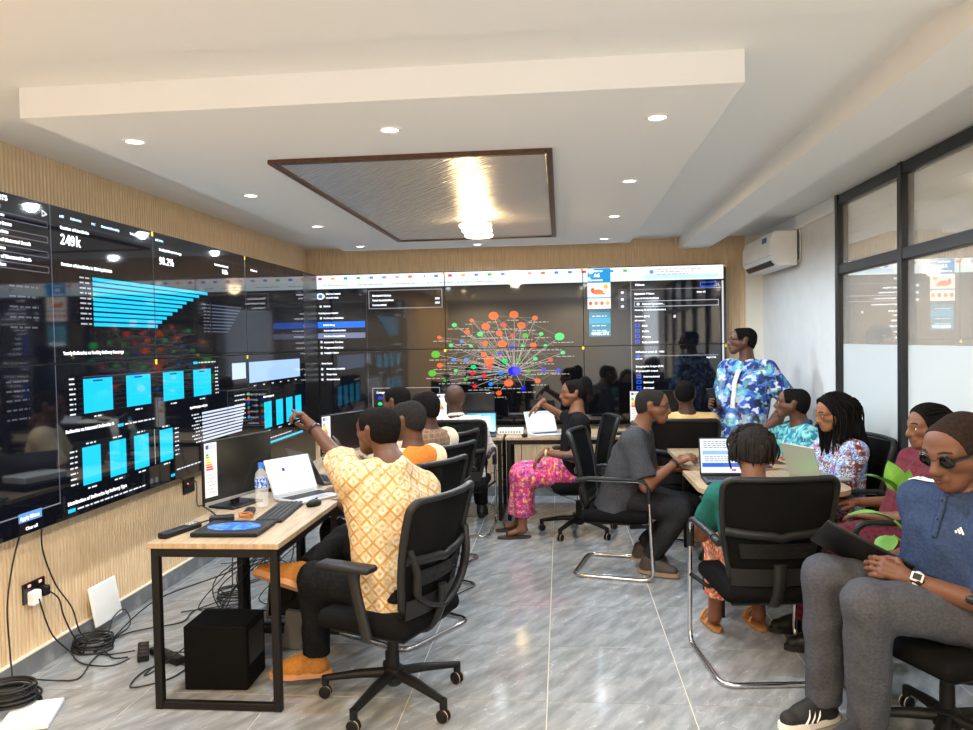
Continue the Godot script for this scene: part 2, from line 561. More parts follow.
# ---------------------------------------------------------------- ceiling feature
func ceiling_panel() -> void:
	var t := thing("ceiling_panel", "large textured metallic ceiling panel in a dark wood frame", "ceiling panel", Vector3(1.79, TRAY, 2.75))
	var w := 1.32
	var d := 2.93
	var b := MB.new()
	b.box(Vector3(0, -0.006, 0), Vector3(w - 0.04, 0.012, d - 0.04), 0.001)
	# brushed, rippled foil
	var f := FastNoiseLite.new()
	f.seed = 4; f.frequency = 0.03; f.fractal_octaves = 3
	var im := Image.create_empty(512, 512, false, Image.FORMAT_RGB8)
	for y in 512:
		for x in 512:
			var g := f.get_noise_2d(x * 2.6 + y * 0.9, y * 0.16) * 0.5 + 0.5
			im.set_pixel(x, y, Color(g, g, g))
	var foil := mat(rgb(228, 222, 214), 0.32, 0.85)
	foil.heightmap_enabled = true
	foil.heightmap_texture = ImageTexture.create_from_image(im)
	foil.heightmap_scale = 1.2
	foil.uv1_scale = Vector3(2.0, 3.0, 1.0)
	part("foil_sheet", b, foil, t)
	var wood := tri_mat(noise_tex([[0.0, rgb(58, 34, 20)], [1.0, rgb(98, 62, 38)]], 0.03, 128, FastNoiseLite.TYPE_SIMPLEX_SMOOTH, 9), 4.0, 0.4)
	for s in [-1, 1]:
		b = MB.new(); b.box(Vector3(s * w / 2, -0.011, 0), Vector3(0.035, 0.022, d + 0.035), 0.003)
		part("frame_side", b, wood, t)
		b = MB.new(); b.box(Vector3(0, -0.011, s * d / 2), Vector3(w - 0.036, 0.022, 0.035), 0.003)
		part("frame_side", b, wood, t)
	# ring lamp hanging under the panel
	var l := thing("ceiling_lamp", "white stacked ring lamp glowing under the metallic ceiling panel", "ceiling lamp", Vector3(1.90, TRAY - 0.012, 2.33))
	b = MB.new(); b.lathe([Vector2(0.0, 0.0), Vector2(0.06, 0.0), Vector2(0.06, -0.03), Vector2(0.0, -0.03)], 24, Vector3.ZERO, Basis.IDENTITY, true)
	part("ceiling_cap", b, M.white_plastic, l)
	var gm := glow(Color(1.0, 0.93, 0.80), 4.0)
	var k := 0
	for y in [-0.05, -0.085, -0.12]:
		b = MB.new()
		var ring := []
		for i in 28:
			ring.append(Vector3(cos(TAU * i / 28) * (0.105 - k * 0.008) + 0.012 * k, y, sin(TAU * i / 28) * (0.105 - k * 0.008)))
		b.tube(ring, 0.013, 8, true)
		part("light_ring", b, gm, l)
		k += 1
	for a in 3:
		b = MB.new()
		var g := TAU * a / 3
		b.tube([Vector3(cos(g) * 0.05, -0.02, sin(g) * 0.05), Vector3(cos(g) * 0.1, -0.05, sin(g) * 0.1), Vector3(cos(g) * 0.095 + 0.02, -0.12, sin(g) * 0.095)], 0.004, 6)
		part("hanger", b, M.white_plastic, l)
	var o := OmniLight3D.new()
	o.name = "lamp_glow"
	l.add_child(o)
	o.position = Vector3(0.01, -0.085, 0)
	o.light_color = Color(1.0, 0.86, 0.62)
	o.light_energy = 0.7
	o.omni_range = 10.0
	o.omni_attenuation = 2.0
	o.light_size = 0.08
	o.shadow_enabled = true

# ---------------------------------------------------------------- video walls
var cv: Image

func rect(x: float, y: float, w: float, h: float, c: Color) -> void:
	cv.fill_rect(Rect2i(roundi(x), roundi(y), maxi(roundi(w), 1), maxi(roundi(h), 1)), c)

func frame(x: float, y: float, w: float, h: float, c: Color, t := 2) -> void:
	rect(x, y, w, t, c); rect(x, y + h - t, w, t, c); rect(x, y, t, h, c); rect(x + w - t, y, t, h, c)

func disc(x: float, y: float, rx: float, ry: float, c: Color) -> void:
	for j in range(int(-ry), int(ry) + 1):
		var w := rx * sqrt(maxf(0.0, 1.0 - (j / ry) * (j / ry)))
		rect(x - w, y + j, 2 * w, 1, c)

func line(x0: float, y0: float, x1: float, y1: float, c: Color, t := 2) -> void:
	var n := int(maxf(absf(x1 - x0), absf(y1 - y0))) + 1
	for i in n:
		var k := float(i) / n
		rect(x0 + (x1 - x0) * k, y0 + (y1 - y0) * k, t, t, c)

var words := []
func say(x: float, y: float, h: float, s: String, c := "white") -> void:
	# x, y: left end and baseline on the canvas; h: letter size in canvas pixels
	words.append([x, y, h * (0.8 if h < 18 else 1.0), s, c])

func greeked(x: float, y: float, w: float, c: Color, rng: RandomNumberGenerator) -> void:
	# a line of print too small to read
	var at := x
	while at < x + w:
		var n := rng.randf_range(8, 26)
		rect(at, y, minf(n, x + w - at), 4, c)
		at += n + 5

const CYAN := Color(0.10, 0.78, 1.0)
const NAVY := Color(0.030, 0.036, 0.062)
const PALE := Color(0.90, 0.92, 0.95)
const GREY := Color(0.30, 0.31, 0.35)

func paint_left() -> void:
	cv = Image.create_empty(1920, 720, false, Image.FORMAT_RGB8)
	cv.fill(NAVY)
	words = []
	var rng := RandomNumberGenerator.new()
	rng.seed = 3
	# filter column
	rect(198, 0, 3, 676, Color(0.36, 0.37, 0.42))
	rect(0, 676, 201, 3, Color(0.5, 0.51, 0.55))
	say(6, 20, 20, "Filters")
	line(172, 16, 188, 22, PALE, 3); line(172, 28, 188, 22, PALE, 3); rect(172, 16, 3, 14, PALE)
	var opts := ["District", "14 options", "Facility Name", "1000 options", "Cause of Maternal Death", "13 options", "Cause of Maternal Death", "10 options"]
	for i in 4:
		say(8, 36 + i * 34, 13, opts[i * 2])
		frame(4, 40 + i * 34, 186, 15, Color(0.42, 0.43, 0.48), 2)
		say(12, 52 + i * 34, 11, opts[i * 2 + 1])
	for i in 5:
		greeked(60, 190 + i * 22, 90, Color(0.35, 0.36, 0.4), rng)
		greeked(40, 390 + i * 20, 70, Color(0.30, 0.31, 0.35), rng)
	rect(62, 674, 74, 20, Color(0.42, 0.62, 0.86))
	say(68, 689, 13, "Apply filters")
	say(84, 712, 12, "Clear all")
	# top of the report
	var tx := 233.0
	for s in ["ANC", "Deliveries", "PNC", "Maternal Mortality", "Neonatal Mortality", "Still births"]:
		say(tx, 26, 11, s, "cyan")
		tx += s.length() * 6.0 + 22
	rect(228, 34, 1650, 2, Color(0.24, 0.25, 0.30))
	say(234, 52, 13, "Number of Live Births")
	say(233, 90, 34, "249k")
	say(233, 136, 13, "Number of Live Births in 2024 by District")
	say(675, 52, 13, "Facility Delivery Coverage")
	say(673, 93, 30, "98.2%")
	say(1030, 60, 12, "Institutional Deliveries")
	say(1087, 84, 20, "6.2%")
	say(1330, 52, 12, "Stillbirth rate")
	# horizontal bars
	for i in 10:
		rect(352, 152 + i * 12.4, [620, 560, 520, 476, 448, 418, 386, 352, 324, 300][i], 9, CYAN)
		greeked(300, 154 + i * 12.4, 44, Color(0.7, 0.72, 0.75), rng)
	for i in 9:
		rect(1000, 190 + i * 11, 240 - i * 14, 4, Color(0.30, 0.34, 0.42))
		greeked(940, 190 + i * 11, 50, Color(0.35, 0.36, 0.4), rng)
	rect(990, 180, 2, 110, GREY)
	# yearly deliveries
	say(230, 342, 14, "Yearly Deliveries vs Facility Delivery Coverage")
	for i in 8:
		rect(280, 396 + i * 12, 720, 1, Color(0.22, 0.23, 0.28))
		greeked(246, 394 + i * 12, 24, PALE, rng)
		greeked(1010, 394 + i * 12, 24, PALE, rng)
	for x in [300, 485, 672, 857]:
		rect(x, 398, 122, 84, CYAN)
		rect(x + 40, 402, 40, 4, Color(0.02, 0.3, 0.45))
		greeked(x + 40, 490, 36, PALE, rng)
	line(300, 392, 980, 396, GREY, 2)
	rect(860, 372, 30, 8, CYAN)
	greeked(896, 374, 120, PALE, rng)
	# second bar chart
	say(228, 524, 14, "Deliveries vs Antenatal Deliveries %")
	rect(440, 522, 26, 8, CYAN)
	greeked(472, 524, 150, PALE, rng)
	for i in 7:
		greeked(240, 566 + i * 13, 28, PALE, rng)
		rect(278, 568 + i * 13, 450, 1, Color(0.22, 0.23, 0.28))
		greeked(730, 566 + i * 13, 24, PALE, rng)
	for x in [287, 400, 513, 643]:
		rect(x, 563, 74, 92, CYAN)
		greeked(x + 16, 553, 40, PALE, rng)
		greeked(x + 18, 662, 36, PALE, rng)
	rect(618, 556, 2, 100, PALE)
	say(226, 692, 15, "Distribution of Deliveries by Delivery Type")
	rect(226, 700, 28, 9, CYAN)
	greeked(262, 703, 300, PALE, rng)
	disc(596, 700, 9, 9, GREY); disc(622, 700, 9, 9, GREY)
	rect(700, 700, 24, 8, CYAN)
	greeked(735, 690, 250, PALE, rng)
	# pale horizontal bars
	say(830, 520, 12, "By delivery type and year")
	for i in 9:
		rect(908, 536 + i * 11, 338 - i * 4, 7, Color(0.82, 0.86, 0.94))
		greeked(838 + (i % 3) * 12, 537 + i * 11, 50, PALE, rng)
	greeked(1000, 690, 240, PALE, rng)
	# right-hand panels
	rect(1145, 386, 118, 58, Color(0.75, 0.83, 0.95))
	rect(1290, 386, 556, 62, Color(0.62, 0.75, 0.95))
	rect(1290, 448, 556, 16, Color(0.62, 0.75, 0.95))
	for i in 6:
		greeked(1330 + i * 90, 474, 22, PALE, rng)
	frame(1100, 480, 250, 120, GREY, 2)
	for i in 6:
		greeked(1160, 500 + i * 17, 90, PALE, rng)
		disc(1278, 502 + i * 17, 9, 6, [Color(0.1, 0.75, 0.45), Color(1, 0.35, 0.1), Color(0.1, 0.2, 0.9), Color(0.1, 0.6, 0.3), Color(0.85, 0.1, 0.25), Color(0.1, 0.6, 0.8)][i])
	say(1420, 530, 12, "Deliveries by age group")
	for x in [1425, 1550, 1665, 1777]:
		rect(x, 546, 76, 103, CYAN)
		greeked(x + 20, 658, 36, PALE, rng)
	greeked(1300, 690, 420, PALE, rng)
	rect(1374, 705, 490, 9, CYAN)

func paint_back() -> void:
	cv = Image.create_empty(1920, 720, false, Image.FORMAT_RGB8)
	cv.fill(Color(0.016, 0.017, 0.022))
	words = []
	var rng := RandomNumberGenerator.new()
	rng.seed = 8
	# browser bar
	rect(10, 2, 1900, 30, Color(0.97, 0.96, 0.97))
	rect(10, 32, 1900, 34, Color(0.88, 0.96, 0.98))
	var hues := [Color(0.85, 0.1, 0.35), Color(0.1, 0.75, 0.2), Color(0.85, 0.6, 0.6), Color(0.2, 0.5, 0.85), Color(0.2, 0.55, 0.9), Color(0.4, 0.6, 0.7), Color(0.2, 0.5, 0.85), Color(0.95, 0.7, 0.1), Color(0.2, 0.55, 0.9), Color(0.95, 0.4, 0.1)]
	for i in 30:
		if i > 23 and i < 26: continue
		rect(36 + i * 62, 12, 18, 11, hues[(i * 7) % 10])
	for i in 4:
		greeked(60 + i * 5 + i * 160, 48, 120, Color(0.55, 0.62, 0.66), rng)
	greeked(700, 48, 180, Color(0.55, 0.62, 0.66), rng)
	# message box over the bar
	rect(1560, 6, 330, 50, Color(0.98, 0.98, 0.99))
	rect(1560, 40, 330, 18, Color(0.74, 0.88, 0.98))
	disc(1590, 26, 10, 10, Color(0.35, 0.6, 0.9))
	for i in 3: greeked(1612, 14 + i * 11, 200 - i * 30, Color(0.6, 0.62, 0.66), rng)
	# menu column
	rect(10, 66, 256, 654, NAVY)
	rect(266, 66, 2, 654, Color(0.26, 0.27, 0.3))
	disc(44, 100, 22, 16, PALE); disc(44, 100, 10, 9, Color(0.2, 0.4, 0.7))
	say(72, 96, 15, "Sierra Leone"); say(72, 114, 14, "Health Hub")
	rect(24, 128, 230, 2, Color(0.2, 0.21, 0.26))
	say(60, 154, 15, "Home")
	say(34, 186, 13, "Intelligence Center")
	say(58, 210, 14, "Outbreak Monitor")
	rect(18, 222, 240, 30, Color(0.02, 0.42, 0.98))
	say(56, 243, 15, "MOH Map")
	say(58, 268, 13, "Health Infrastructure")
	rect(18, 276, 240, 26, Color(0.42, 0.47, 0.60)); rect(18, 276, 8, 26, Color(0.1, 0.6, 0.98))
	say(60, 295, 14, "Partner Ecosystem")
	say(58, 324, 14, "Outcome Tracker"); say(58, 350, 14, "Program Roll Out"); say(58, 374, 14, "Supply Chain")
	say(44, 424, 13, "Data Tools"); say(66, 450, 14, "Analytics Toolkit"); say(66, 476, 14, "Data Hub"); say(66, 500, 14, "Governance")
	for y in [148, 204, 318, 344, 368, 444, 470, 494]: disc(44, y, 6, 6, PALE)
	# status box
	frame(278, 78, 352, 88, Color(0.62, 0.63, 0.66), 3)
	say(296, 110, 15, "Network Status"); say(296, 132, 14, "Total Stakeholders"); say(296, 154, 14, "Connections")
	rect(596, 118, 22, 10, PALE); rect(596, 138, 22, 10, PALE)
	# legend box
	frame(286, 538, 324, 176, Color(0.62, 0.63, 0.66), 3)
	say(306, 566, 15, "Category Legend")
	for i in 5:
		disc(322, 586 + i * 28, 11, 8, [Color(0.1, 0.15, 0.95), Color(0.1, 0.9, 0.5), Color(1.0, 0.38, 0.12), Color(0.1, 0.55, 0.95), Color(0.95, 0.2, 0.15)][i])
		say(346, 592 + i * 28, 14, ["Government", "NGO", "Partner", "Private", "Academic"][i])
	# stakeholder network
	var orange := Color(1.0, 0.34, 0.08)
	var red := Color(0.95, 0.13, 0.16)
	var mint := Color(0.05, 0.85, 0.45)
	var green := Color(0.16, 0.68, 0.14)
	var sky := Color(0.05, 0.50, 0.95)
	var blue := Color(0.04, 0.10, 0.98)
	var nodes := []
	for q in [[866, 211, 22], [961, 207, 20], [995, 258, 18], [829, 260, 19], [904, 342, 20], [842, 416, 23], [931, 523, 20], [891, 293, 15], [823, 339, 13], [763, 230, 10], [741, 284, 13], [612, 307, 10], [612, 435, 13], [817, 387, 13], [884, 570, 13], [1059, 225, 13], [1049, 352, 14], [1066, 515, 13]]: nodes.append([q, orange])
	for q in [[913, 255, 13], [953, 305, 10], [771, 537, 10], [841, 447, 12], [762, 474, 12], [817, 488, 11], [1129, 419, 10]]: nodes.append([q, red])
	for q in [[681, 250, 12], [801, 295, 13], [663, 345, 10], [767, 446, 12], [915, 421, 13], [683, 461, 9], [999, 356, 9], [757, 351, 8], [1086, 300, 10], [1171, 314, 21], [1105, 355, 9], [1185, 385, 10], [1057, 412, 10]]: nodes.append([q, mint])
	for q in [[593, 383, 20], [575, 472, 18], [635, 507, 8], [729, 503, 9], [980, 415, 9], [1012, 306, 13], [1025, 469, 9]]: nodes.append([q, green])
	for q in [[714, 327, 9], [673, 409, 10], [733, 409, 10], [894, 477, 11], [847, 527, 11]]: nodes.append([q, sky])
	for q in [[949, 357, 9], [890, 385, 8], [999, 550, 11], [1095, 462, 10], [1163, 467, 10]]: nodes.append([q, blue])
	var wire := Color(0.66, 0.65, 0.62)
	for i in nodes.size():
		line(959, 467, nodes[i][0][0], nodes[i][0][1], wire, 2)
		var to: int = rng.randi_range(0, 17)
		line(nodes[to][0][0], nodes[to][0][1], nodes[i][0][0], nodes[i][0][1], Color(0.42, 0.41, 0.40), 2)
		if i % 3 == 0:
			to = rng.randi_range(18, nodes.size() - 1)
			line(nodes[to][0][0], nodes[to][0][1], nodes[i][0][0], nodes[i][0][1], Color(0.36, 0.35, 0.34), 2)
	disc(959, 467, 30, 22, blue)
	for nd in nodes:
		disc(nd[0][0], nd[0][1], nd[0][2] * 1.05, nd[0][2] * 0.85, nd[1])
		greeked(nd[0][0] - 30, nd[0][1] + nd[0][2] * 0.95 + 6, rng.randf_range(40, 110), Color(0.62, 0.62, 0.62), rng)
	# notice card column
	rect(1300, 4, 104, 66, Color(0.02, 0.55, 0.80))
	say(1318, 24, 14, "MINISTRY"); say(1330, 48, 22, "A6"); say(1312, 64, 11, "DEPARTMENT")
	rect(1298, 70, 106, 120, Color(0.96, 0.93, 0.90))
	rect(1298, 136, 106, 6, Color(0.35, 0.65, 0.85))
	disc(1382, 88, 10, 10, Color(0.98, 0.70, 0.10)); disc(1345, 112, 26, 12, Color(0.90, 0.42, 0.14)); disc(1322, 104, 8, 12, Color(0.85, 0.3, 0.1)); rect(1340, 116, 40, 8, Color(0.93, 0.5, 0.2))
	for i in 4: disc(1312 + i * 26, 164, 8, 9, [Color(0.9, 0.3, 0.2), Color(0.9, 0.5, 0.2), Color(0.85, 0.4, 0.2), Color(0.95, 0.65, 0.3)][i])
	rect(1304, 192, 98, 14, Color(0.01, 0.30, 0.45))
	rect(1304, 206, 98, 112, Color(0.02, 0.50, 0.62))
	for i in 4: greeked(1318, 222 + i * 22, 66, PALE, rng)
	rect(1304, 232, 98, 26, Color(0.02, 0.62, 0.78))
	say(1316, 312, 20, "UNICITY")
	for i in 3:
		frame(1440, 104 + i * 32, 34, 26, Color(0.42, 0.43, 0.46), 2)
		disc(1457, 117 + i * 32, 8, 7, PALE)
	# filter column on the right
	rect(1494, 70, 412, 646, NAVY)
	rect(1494, 70, 3, 646, Color(0.55, 0.56, 0.6))
	say(1516, 92, 17, "Filters")
	frame(1806, 78, 74, 22, Color(0.05, 0.35, 0.95), 4)
	rect(1494, 104, 412, 3, Color(0.5, 0.51, 0.55))
	say(1512, 132, 15, "Dynamic Filters"); say(1790, 128, 12, "Clear All")
	say(1512, 152, 14, "Search Stakeholders")
	frame(1510, 158, 378, 28, Color(0.72, 0.73, 0.76), 3)
	say(1546, 178, 15, "Search by name..."); disc(1528, 172, 8, 7, PALE)
	say(1512, 204, 12, "Showing 50 of 50 stakeholders")
	say(1512, 234, 14, "Sectors (5/5)"); say(1512, 252, 12, "All sectors")
	for i in 4:
		frame(1512, 262 + i * 25, 22, 16, Color(0.1, 0.35, 0.95), 4)
		say(1544, 277 + i * 25, 14, ["NGO", "Public", "Private", "International"][i])
	say(1514, 396, 14, "Influence Level (0 - 100)")
	rect(1514, 406, 370, 4, Color(0.5, 0.51, 0.55)); disc(1526, 408, 10, 8, Color(0.1, 0.35, 0.95))
	say(1514, 426, 11, "Low (0)"); say(1830, 424, 11, "High (100)")
	say(1514, 462, 14, "Geographic Scope (5/5)"); say(1514, 482, 12, "All geographic scopes")
	for i in 3:
		frame(1516, 494 + i * 26, 22, 16, Color(0.1, 0.35, 0.95), 4)
		say(1548, 509 + i * 26, 14, ["International", "National", "Regional"][i])
	rect(1902, 74, 8, 640, Color(0.80, 0.81, 0.83))
	rect(1686, 226, 10, 12, PALE)

var text_cache := {}

func lettering(list: Array, parent: Node) -> void:
	# list: [x, y, h, text] in metres on the panel
	var font := SystemFont.new()
	font.font_names = PackedStringArray(["Droid Sans"])
	font.font_weight = 700
	for color in ["white", "cyan"]:
		var b := MB.new()
		for q in list:
			if q[4] != color: continue
			var tm := TextMesh.new()
			tm.text = q[3]
			tm.font = font
			tm.font_size = 24
			tm.pixel_size = q[2] / 24.0
			tm.curve_step = 3.0 if q[2] < 0.05 else 1.0
			tm.depth = 0.0006
			tm.horizontal_alignment = HORIZONTAL_ALIGNMENT_LEFT
			tm.vertical_alignment = VERTICAL_ALIGNMENT_BOTTOM
			for s in tm.get_surface_count():
				b.add_arrays(tm.surface_get_arrays(s), Transform3D(Basis.IDENTITY, Vector3(q[0], q[1], 0.0)))
		if b.v.size():
			var p := part("lettering", b, M["ink_" + color], parent)
			p.position.z = 0.0008

func video_walls() -> void:
	M.ink_white = glow(Color(0.93, 0.95, 1.0), 0.8)
	M.ink_cyan = glow(Color(0.12, 0.62, 0.95), 0.8)
	var body := MB.new()
	body.box(Vector3(0, 0.39375, -0.04), Vector3(1.398, 0.7855, 0.08), 0.002)
	var body_mesh := body.mesh(M.bezel)
	var face := MB.new()
	face.face([Vector3(-0.696, 0.004, 0.0006), Vector3(0.696, 0.004, 0.0006), Vector3(0.696, 0.7835, 0.0006), Vector3(-0.696, 0.7835, 0.0006)], Vector3.BACK)
	var tab := MB.new()
	tab.box(Vector3.ZERO, Vector3(0.022, 0.03, 0.003), 0.001)
	var tab_mesh := tab.mesh(M.yellow_tag)
	var where := ["left wall", "back wall"]
	for side in 2:
		if side == 0: paint_left()
		else: paint_back()
		for r in 2:
			for c in 3:
				var at := Vector3(0, 0, 0.4652 + 4.2 - (c + 0.5) * 1.4) if side == 0 else Vector3(-0.0776 + (c + 0.5) * 1.4, 0, 0)
				at.y = 1.53 if r == 0 else 0.7425
				var lab: String = [["video panel reading 249k above blue horizontal bars", "video panel reading 98.2% beside the one reading 249k", "upper video panel of the left wall in the room corner", "lower left-wall video panel with two rows of blue columns and filter button", "lower left-wall video panel with pale horizontal bars", "lower left-wall video panel with four blue columns in the room corner"],
					["video panel with blue highlighted menu under the browser bar", "upper middle video panel of the network graph", "video panel with notice card and search filters", "lower video panel with category legend box", "lower middle video panel holding the big blue network hub", "lower video panel with influence slider and scope list"]][side][r * 3 + c]
				var t := thing("video_panel", lab, "screen", at, PI / 2 if side == 0 else 0.0, "video panels on the " + where[side])
				shared("housing", body_mesh, t)
				var im := cv.get_region(Rect2i(c * 640, r * 360, 640, 360))
				var sm := mat(rgb(6, 6, 8), 0.04, 0.0, 1.0)
				sm.emission_enabled = true
				sm.emission = Color.BLACK
				sm.emission_texture = ImageTexture.create_from_image(im)
				sm.emission_energy_multiplier = 0.85
				var s := part("screen", face, sm, t)
				var mine := []
				for q in words:
					if q[0] >= c * 640 - 5 and q[0] < (c + 1) * 640 - 5 and q[1] > r * 360 and q[1] <= (r + 1) * 360:
						var k := 1.4 / 640.0
						mine.append([(q[0] - c * 640 - 320) * k, 0.7875 - (q[1] - r * 360 + q[2] * 0.12) * k, q[2] * k, q[3], q[4]])
				lettering(mine, s)
				if c < 2 or side == 1:
					shared("corner_tag", tab_mesh, t, Transform3D(Basis.IDENTITY, Vector3(0.692, 0.77, 0.0035)))
	# black filler board in the corner and below the left screens
	var b := MB.new()
	b.box(Vector3(-0.045, 1.53, 0.2335), Vector3(0.07, 1.575, 0.455), 0.003)
	solo("filler_board", b, M.bezel, "narrow black board closing the corner between the two video walls", "board")
	b = MB.new()
	b.box(Vector3(-0.109, 0.42, 0.90), Vector3(0.04, 0.63, 1.92), 0.003)
	solo("cover_board", b, mat(rgb(34, 33, 33), 0.25), "dark glossy board on the wall under the corner video panels", "board")

# ---------------------------------------------------------------- chairs (own -z is forward, origin on the floor)
func back_at(x: float, y: float, off := 0.0) -> Vector3:
	var h := y - 0.5
	return Vector3(x, y, 0.215 + h * 0.20 + h * h * 0.10 - x * x * 0.75 + off)

func back_half(y: float) -> float:
	return 0.205 + 0.055 * sin(clampf((y - 0.5) / 0.5, 0.0, 1.0) * PI * 0.62)

func back_patch(y0: float, y1: float, inset: float, off: float, thick: float, rows := 8, cols := 10) -> MB:
	var b := MB.new()
	for s in [0.0, thick]:
		var first := b.v.size()
		for i in rows + 1:
			var y := lerpf(y0, y1, float(i) / rows)
			for j in cols + 1:
				var x := lerpf(-1, 1, float(j) / cols) * (back_half(y) - inset)
				b.vert(back_at(x, y, off + s), Vector3(x * 1.4, -0.2, 1.0).normalized() * (1.0 if s > 0.0 else -1.0), Vector2(float(j) / cols, float(i) / rows))
		for i in rows:
			for j in cols:
				var o := first + i * (cols + 1) + j
				b.quad(o, o + 1, o + cols + 2, o + cols + 1)
	return b

var kit := {}

func chair_kit() -> void:
	var b: MB
	var net := mat(Color(0.075, 0.075, 0.08, 0.92), 0.85, 0.0, 0.2)
	net.transparency = BaseMaterial3D.TRANSPARENCY_ALPHA
	M.net = net
	M.seat_cloth = tri_mat(noise_tex([[0.0, rgb(14, 14, 15)], [1.0, rgb(26, 26, 28)]], 0.2, 128, FastNoiseLite.TYPE_SIMPLEX, 2, 2), 8.0, 0.9)
	M.seat_cloth.metallic_specular = 0.15
	b = MB.new(); b.rbox(Vector3(0, 0.410, -0.01), Vector3(0.49, 0.085, 0.47), 0.042, Basis.IDENTITY, 10)
	kit.seat = b.mesh(M.seat_cloth)
	b = MB.new(); b.box(Vector3(0, 0.360, 0.0), Vector3(0.40, 0.02, 0.38), 0.006)
	kit.seat_pan = b.mesh(M.black_plastic)
	# backrest: outer frame, net, crossbar, lumbar pad, lower shell
	var out := []
	for k in 9: out.append([-1.0, lerpf(0.50, 0.93, k / 8.0), 0.0])
	var loop := []
	for k in 10:
		var y := lerpf(0.50, 0.91, k / 9.0)
		loop.append(back_at(-back_half(y), y))
	for k in 5:
		var g := PI * 0.5 * (k + 1) / 6.0
		loop.append(back_at(-back_half(0.91) + 0.05 * (1 - cos(g)), 0.91 + 0.05 * sin(g)))
	for k in 9:
		loop.append(back_at(lerpf(-0.2, 0.2, k / 8.0), 0.96))
	for k in 5:
		var g := PI * 0.5 * (5 - k) / 6.0
		loop.append(back_at(back_half(0.91) - 0.05 * (1 - cos(g)), 0.91 + 0.05 * sin(g)))
	for k in 10:
		var y := lerpf(0.91, 0.50, k / 9.0)
		loop.append(back_at(back_half(y), y))
	for k in 9:
		loop.append(back_at(lerpf(0.17, -0.17, k / 8.0), 0.465))
	b = MB.new(); b.tube(loop, 0.019, 8, true, 0.75, Vector3.BACK)
	kit.back_frame = b.mesh(M.dark_plastic)
	b = back_patch(0.50, 0.945, 0.012, -0.004, 0.003, 12, 12)
	kit.back_net = b.mesh(M.net)
	var bar := []
	for k in 13:
		var x := lerpf(-1, 1, k / 12.0)
		bar.append(back_at(x * back_half(0.70), 0.715 - 0.02 * (1 - x * x) - 0.012 * exp(-x * x * 90.0), 0.022))
	b = MB.new(); b.tube(bar, 0.021, 8, false, 0.5, Vector3.UP)
	kit.crossbar = b.mesh(M.dark_plastic)
	b = back_patch(0.585, 0.655, 0.055, 0.012, 0.012, 4, 8)
	kit.lumbar = b.mesh(M.black_plastic)
	b = MB.new()
	for row in 2:
		for k in 5:
			var c := back_at((k - 2) * 0.055 + row * 0.02, 0.605 + row * 0.028, 0.027)
			b.tube([c + Vector3(-0.012, 0.008, 0), c, c + Vector3(0.012, 0.008, 0)], 0.0022, 5)
	kit.chevrons = b.mesh(M.dark_plastic)
	b = back_patch(0.45, 0.535, 0.0, -0.006, 0.03, 5, 10)
	kit.shell = b.mesh(M.dark_plastic)
	b = MB.new()
	b.tube(curve([Vector3(0, 0.345, 0.05), Vector3(0, 0.35, 0.18), Vector3(0, 0.45, 0.25), Vector3(0, 0.56, 0.262)], 5), 0.03, 8, false, 0.5, Vector3.RIGHT)
	kit.stem = b.mesh(M.dark_plastic)
	b = MB.new()
	for s in [-1, 1]:
		b.tube(curve([back_at(s * 0.235, 0.76, 0.014), back_at(s * 0.21, 0.66, 0.05), back_at(s * 0.19, 0.56, 0.055), back_at(s * 0.10, 0.50, 0.055), Vector3(0, 0.47, 0.265)], 5), 0.022, 8, false, 0.45, Vector3.BACK)
	kit.yoke = b.mesh(M.dark_plastic)
	# task chair underneath
	b = MB.new()
	b.lathe([Vector2(0.0, 0.352), Vector2(0.014, 0.352), Vector2(0.014, 0.25), Vector2(0.0, 0.25)], 14, Vector3.ZERO, Basis.IDENTITY, true)
	kit.piston = b.mesh(M.chrome)
	b = MB.new()
	b.lathe([Vector2(0.0, 0.27), Vector2(0.026, 0.27), Vector2(0.028, 0.16), Vector2(0.045, 0.15), Vector2(0.05, 0.09), Vector2(0.028, 0.07), Vector2(0.0, 0.07)], 16, Vector3.ZERO, Basis.IDENTITY, true)
	kit.hub = b.mesh(M.black_plastic)
	b = MB.new()
	b.tube([Vector3(0, 0.125, -0.03), Vector3(0, 0.115, -0.15), Vector3(0, 0.09, -0.315)], [0.03, 0.026, 0.019], 8, false, 0.75, Vector3.RIGHT)
	b.lathe([Vector2(0.0, 0.098), Vector2(0.017, 0.098), Vector2(0.017, 0.05), Vector2(0.0, 0.05)], 10, Vector3(0, 0, -0.318), Basis.IDENTITY, true)
	kit.spoke = b.mesh(M.black_plastic)
	b = MB.new()
	for s in [-1, 1]:
		b.lathe([Vector2(0.0, 0.009), Vector2(0.022, 0.009), Vector2(0.028, 0.005), Vector2(0.028, -0.005), Vector2(0.022, -0.009), Vector2(0.0, -0.009)], 16, Vector3(s * 0.014, 0.028, 0.0), Basis(Vector3.FORWARD, PI / 2))
	kit.caster = b.mesh(M.black_plastic)
	b = MB.new()
	for s in [-1, 1]:
		b.lathe([Vector2(0.0285, 0.0025), Vector2(0.0295, 0.0), Vector2(0.0285, -0.0025)], 16, Vector3(s * 0.014, 0.0285, 0.0), Basis(Vector3.FORWARD, PI / 2))
	kit.tread = b.mesh(mat(rgb(170, 150, 128), 0.6))
	b = MB.new()
	b.rbox(Vector3(0, 0.672, -0.04), Vector3(0.085, 0.03, 0.27), 0.015, Basis.IDENTITY, 6)
	kit.arm_pad = b.mesh(M.dark_plastic)
	b = MB.new()
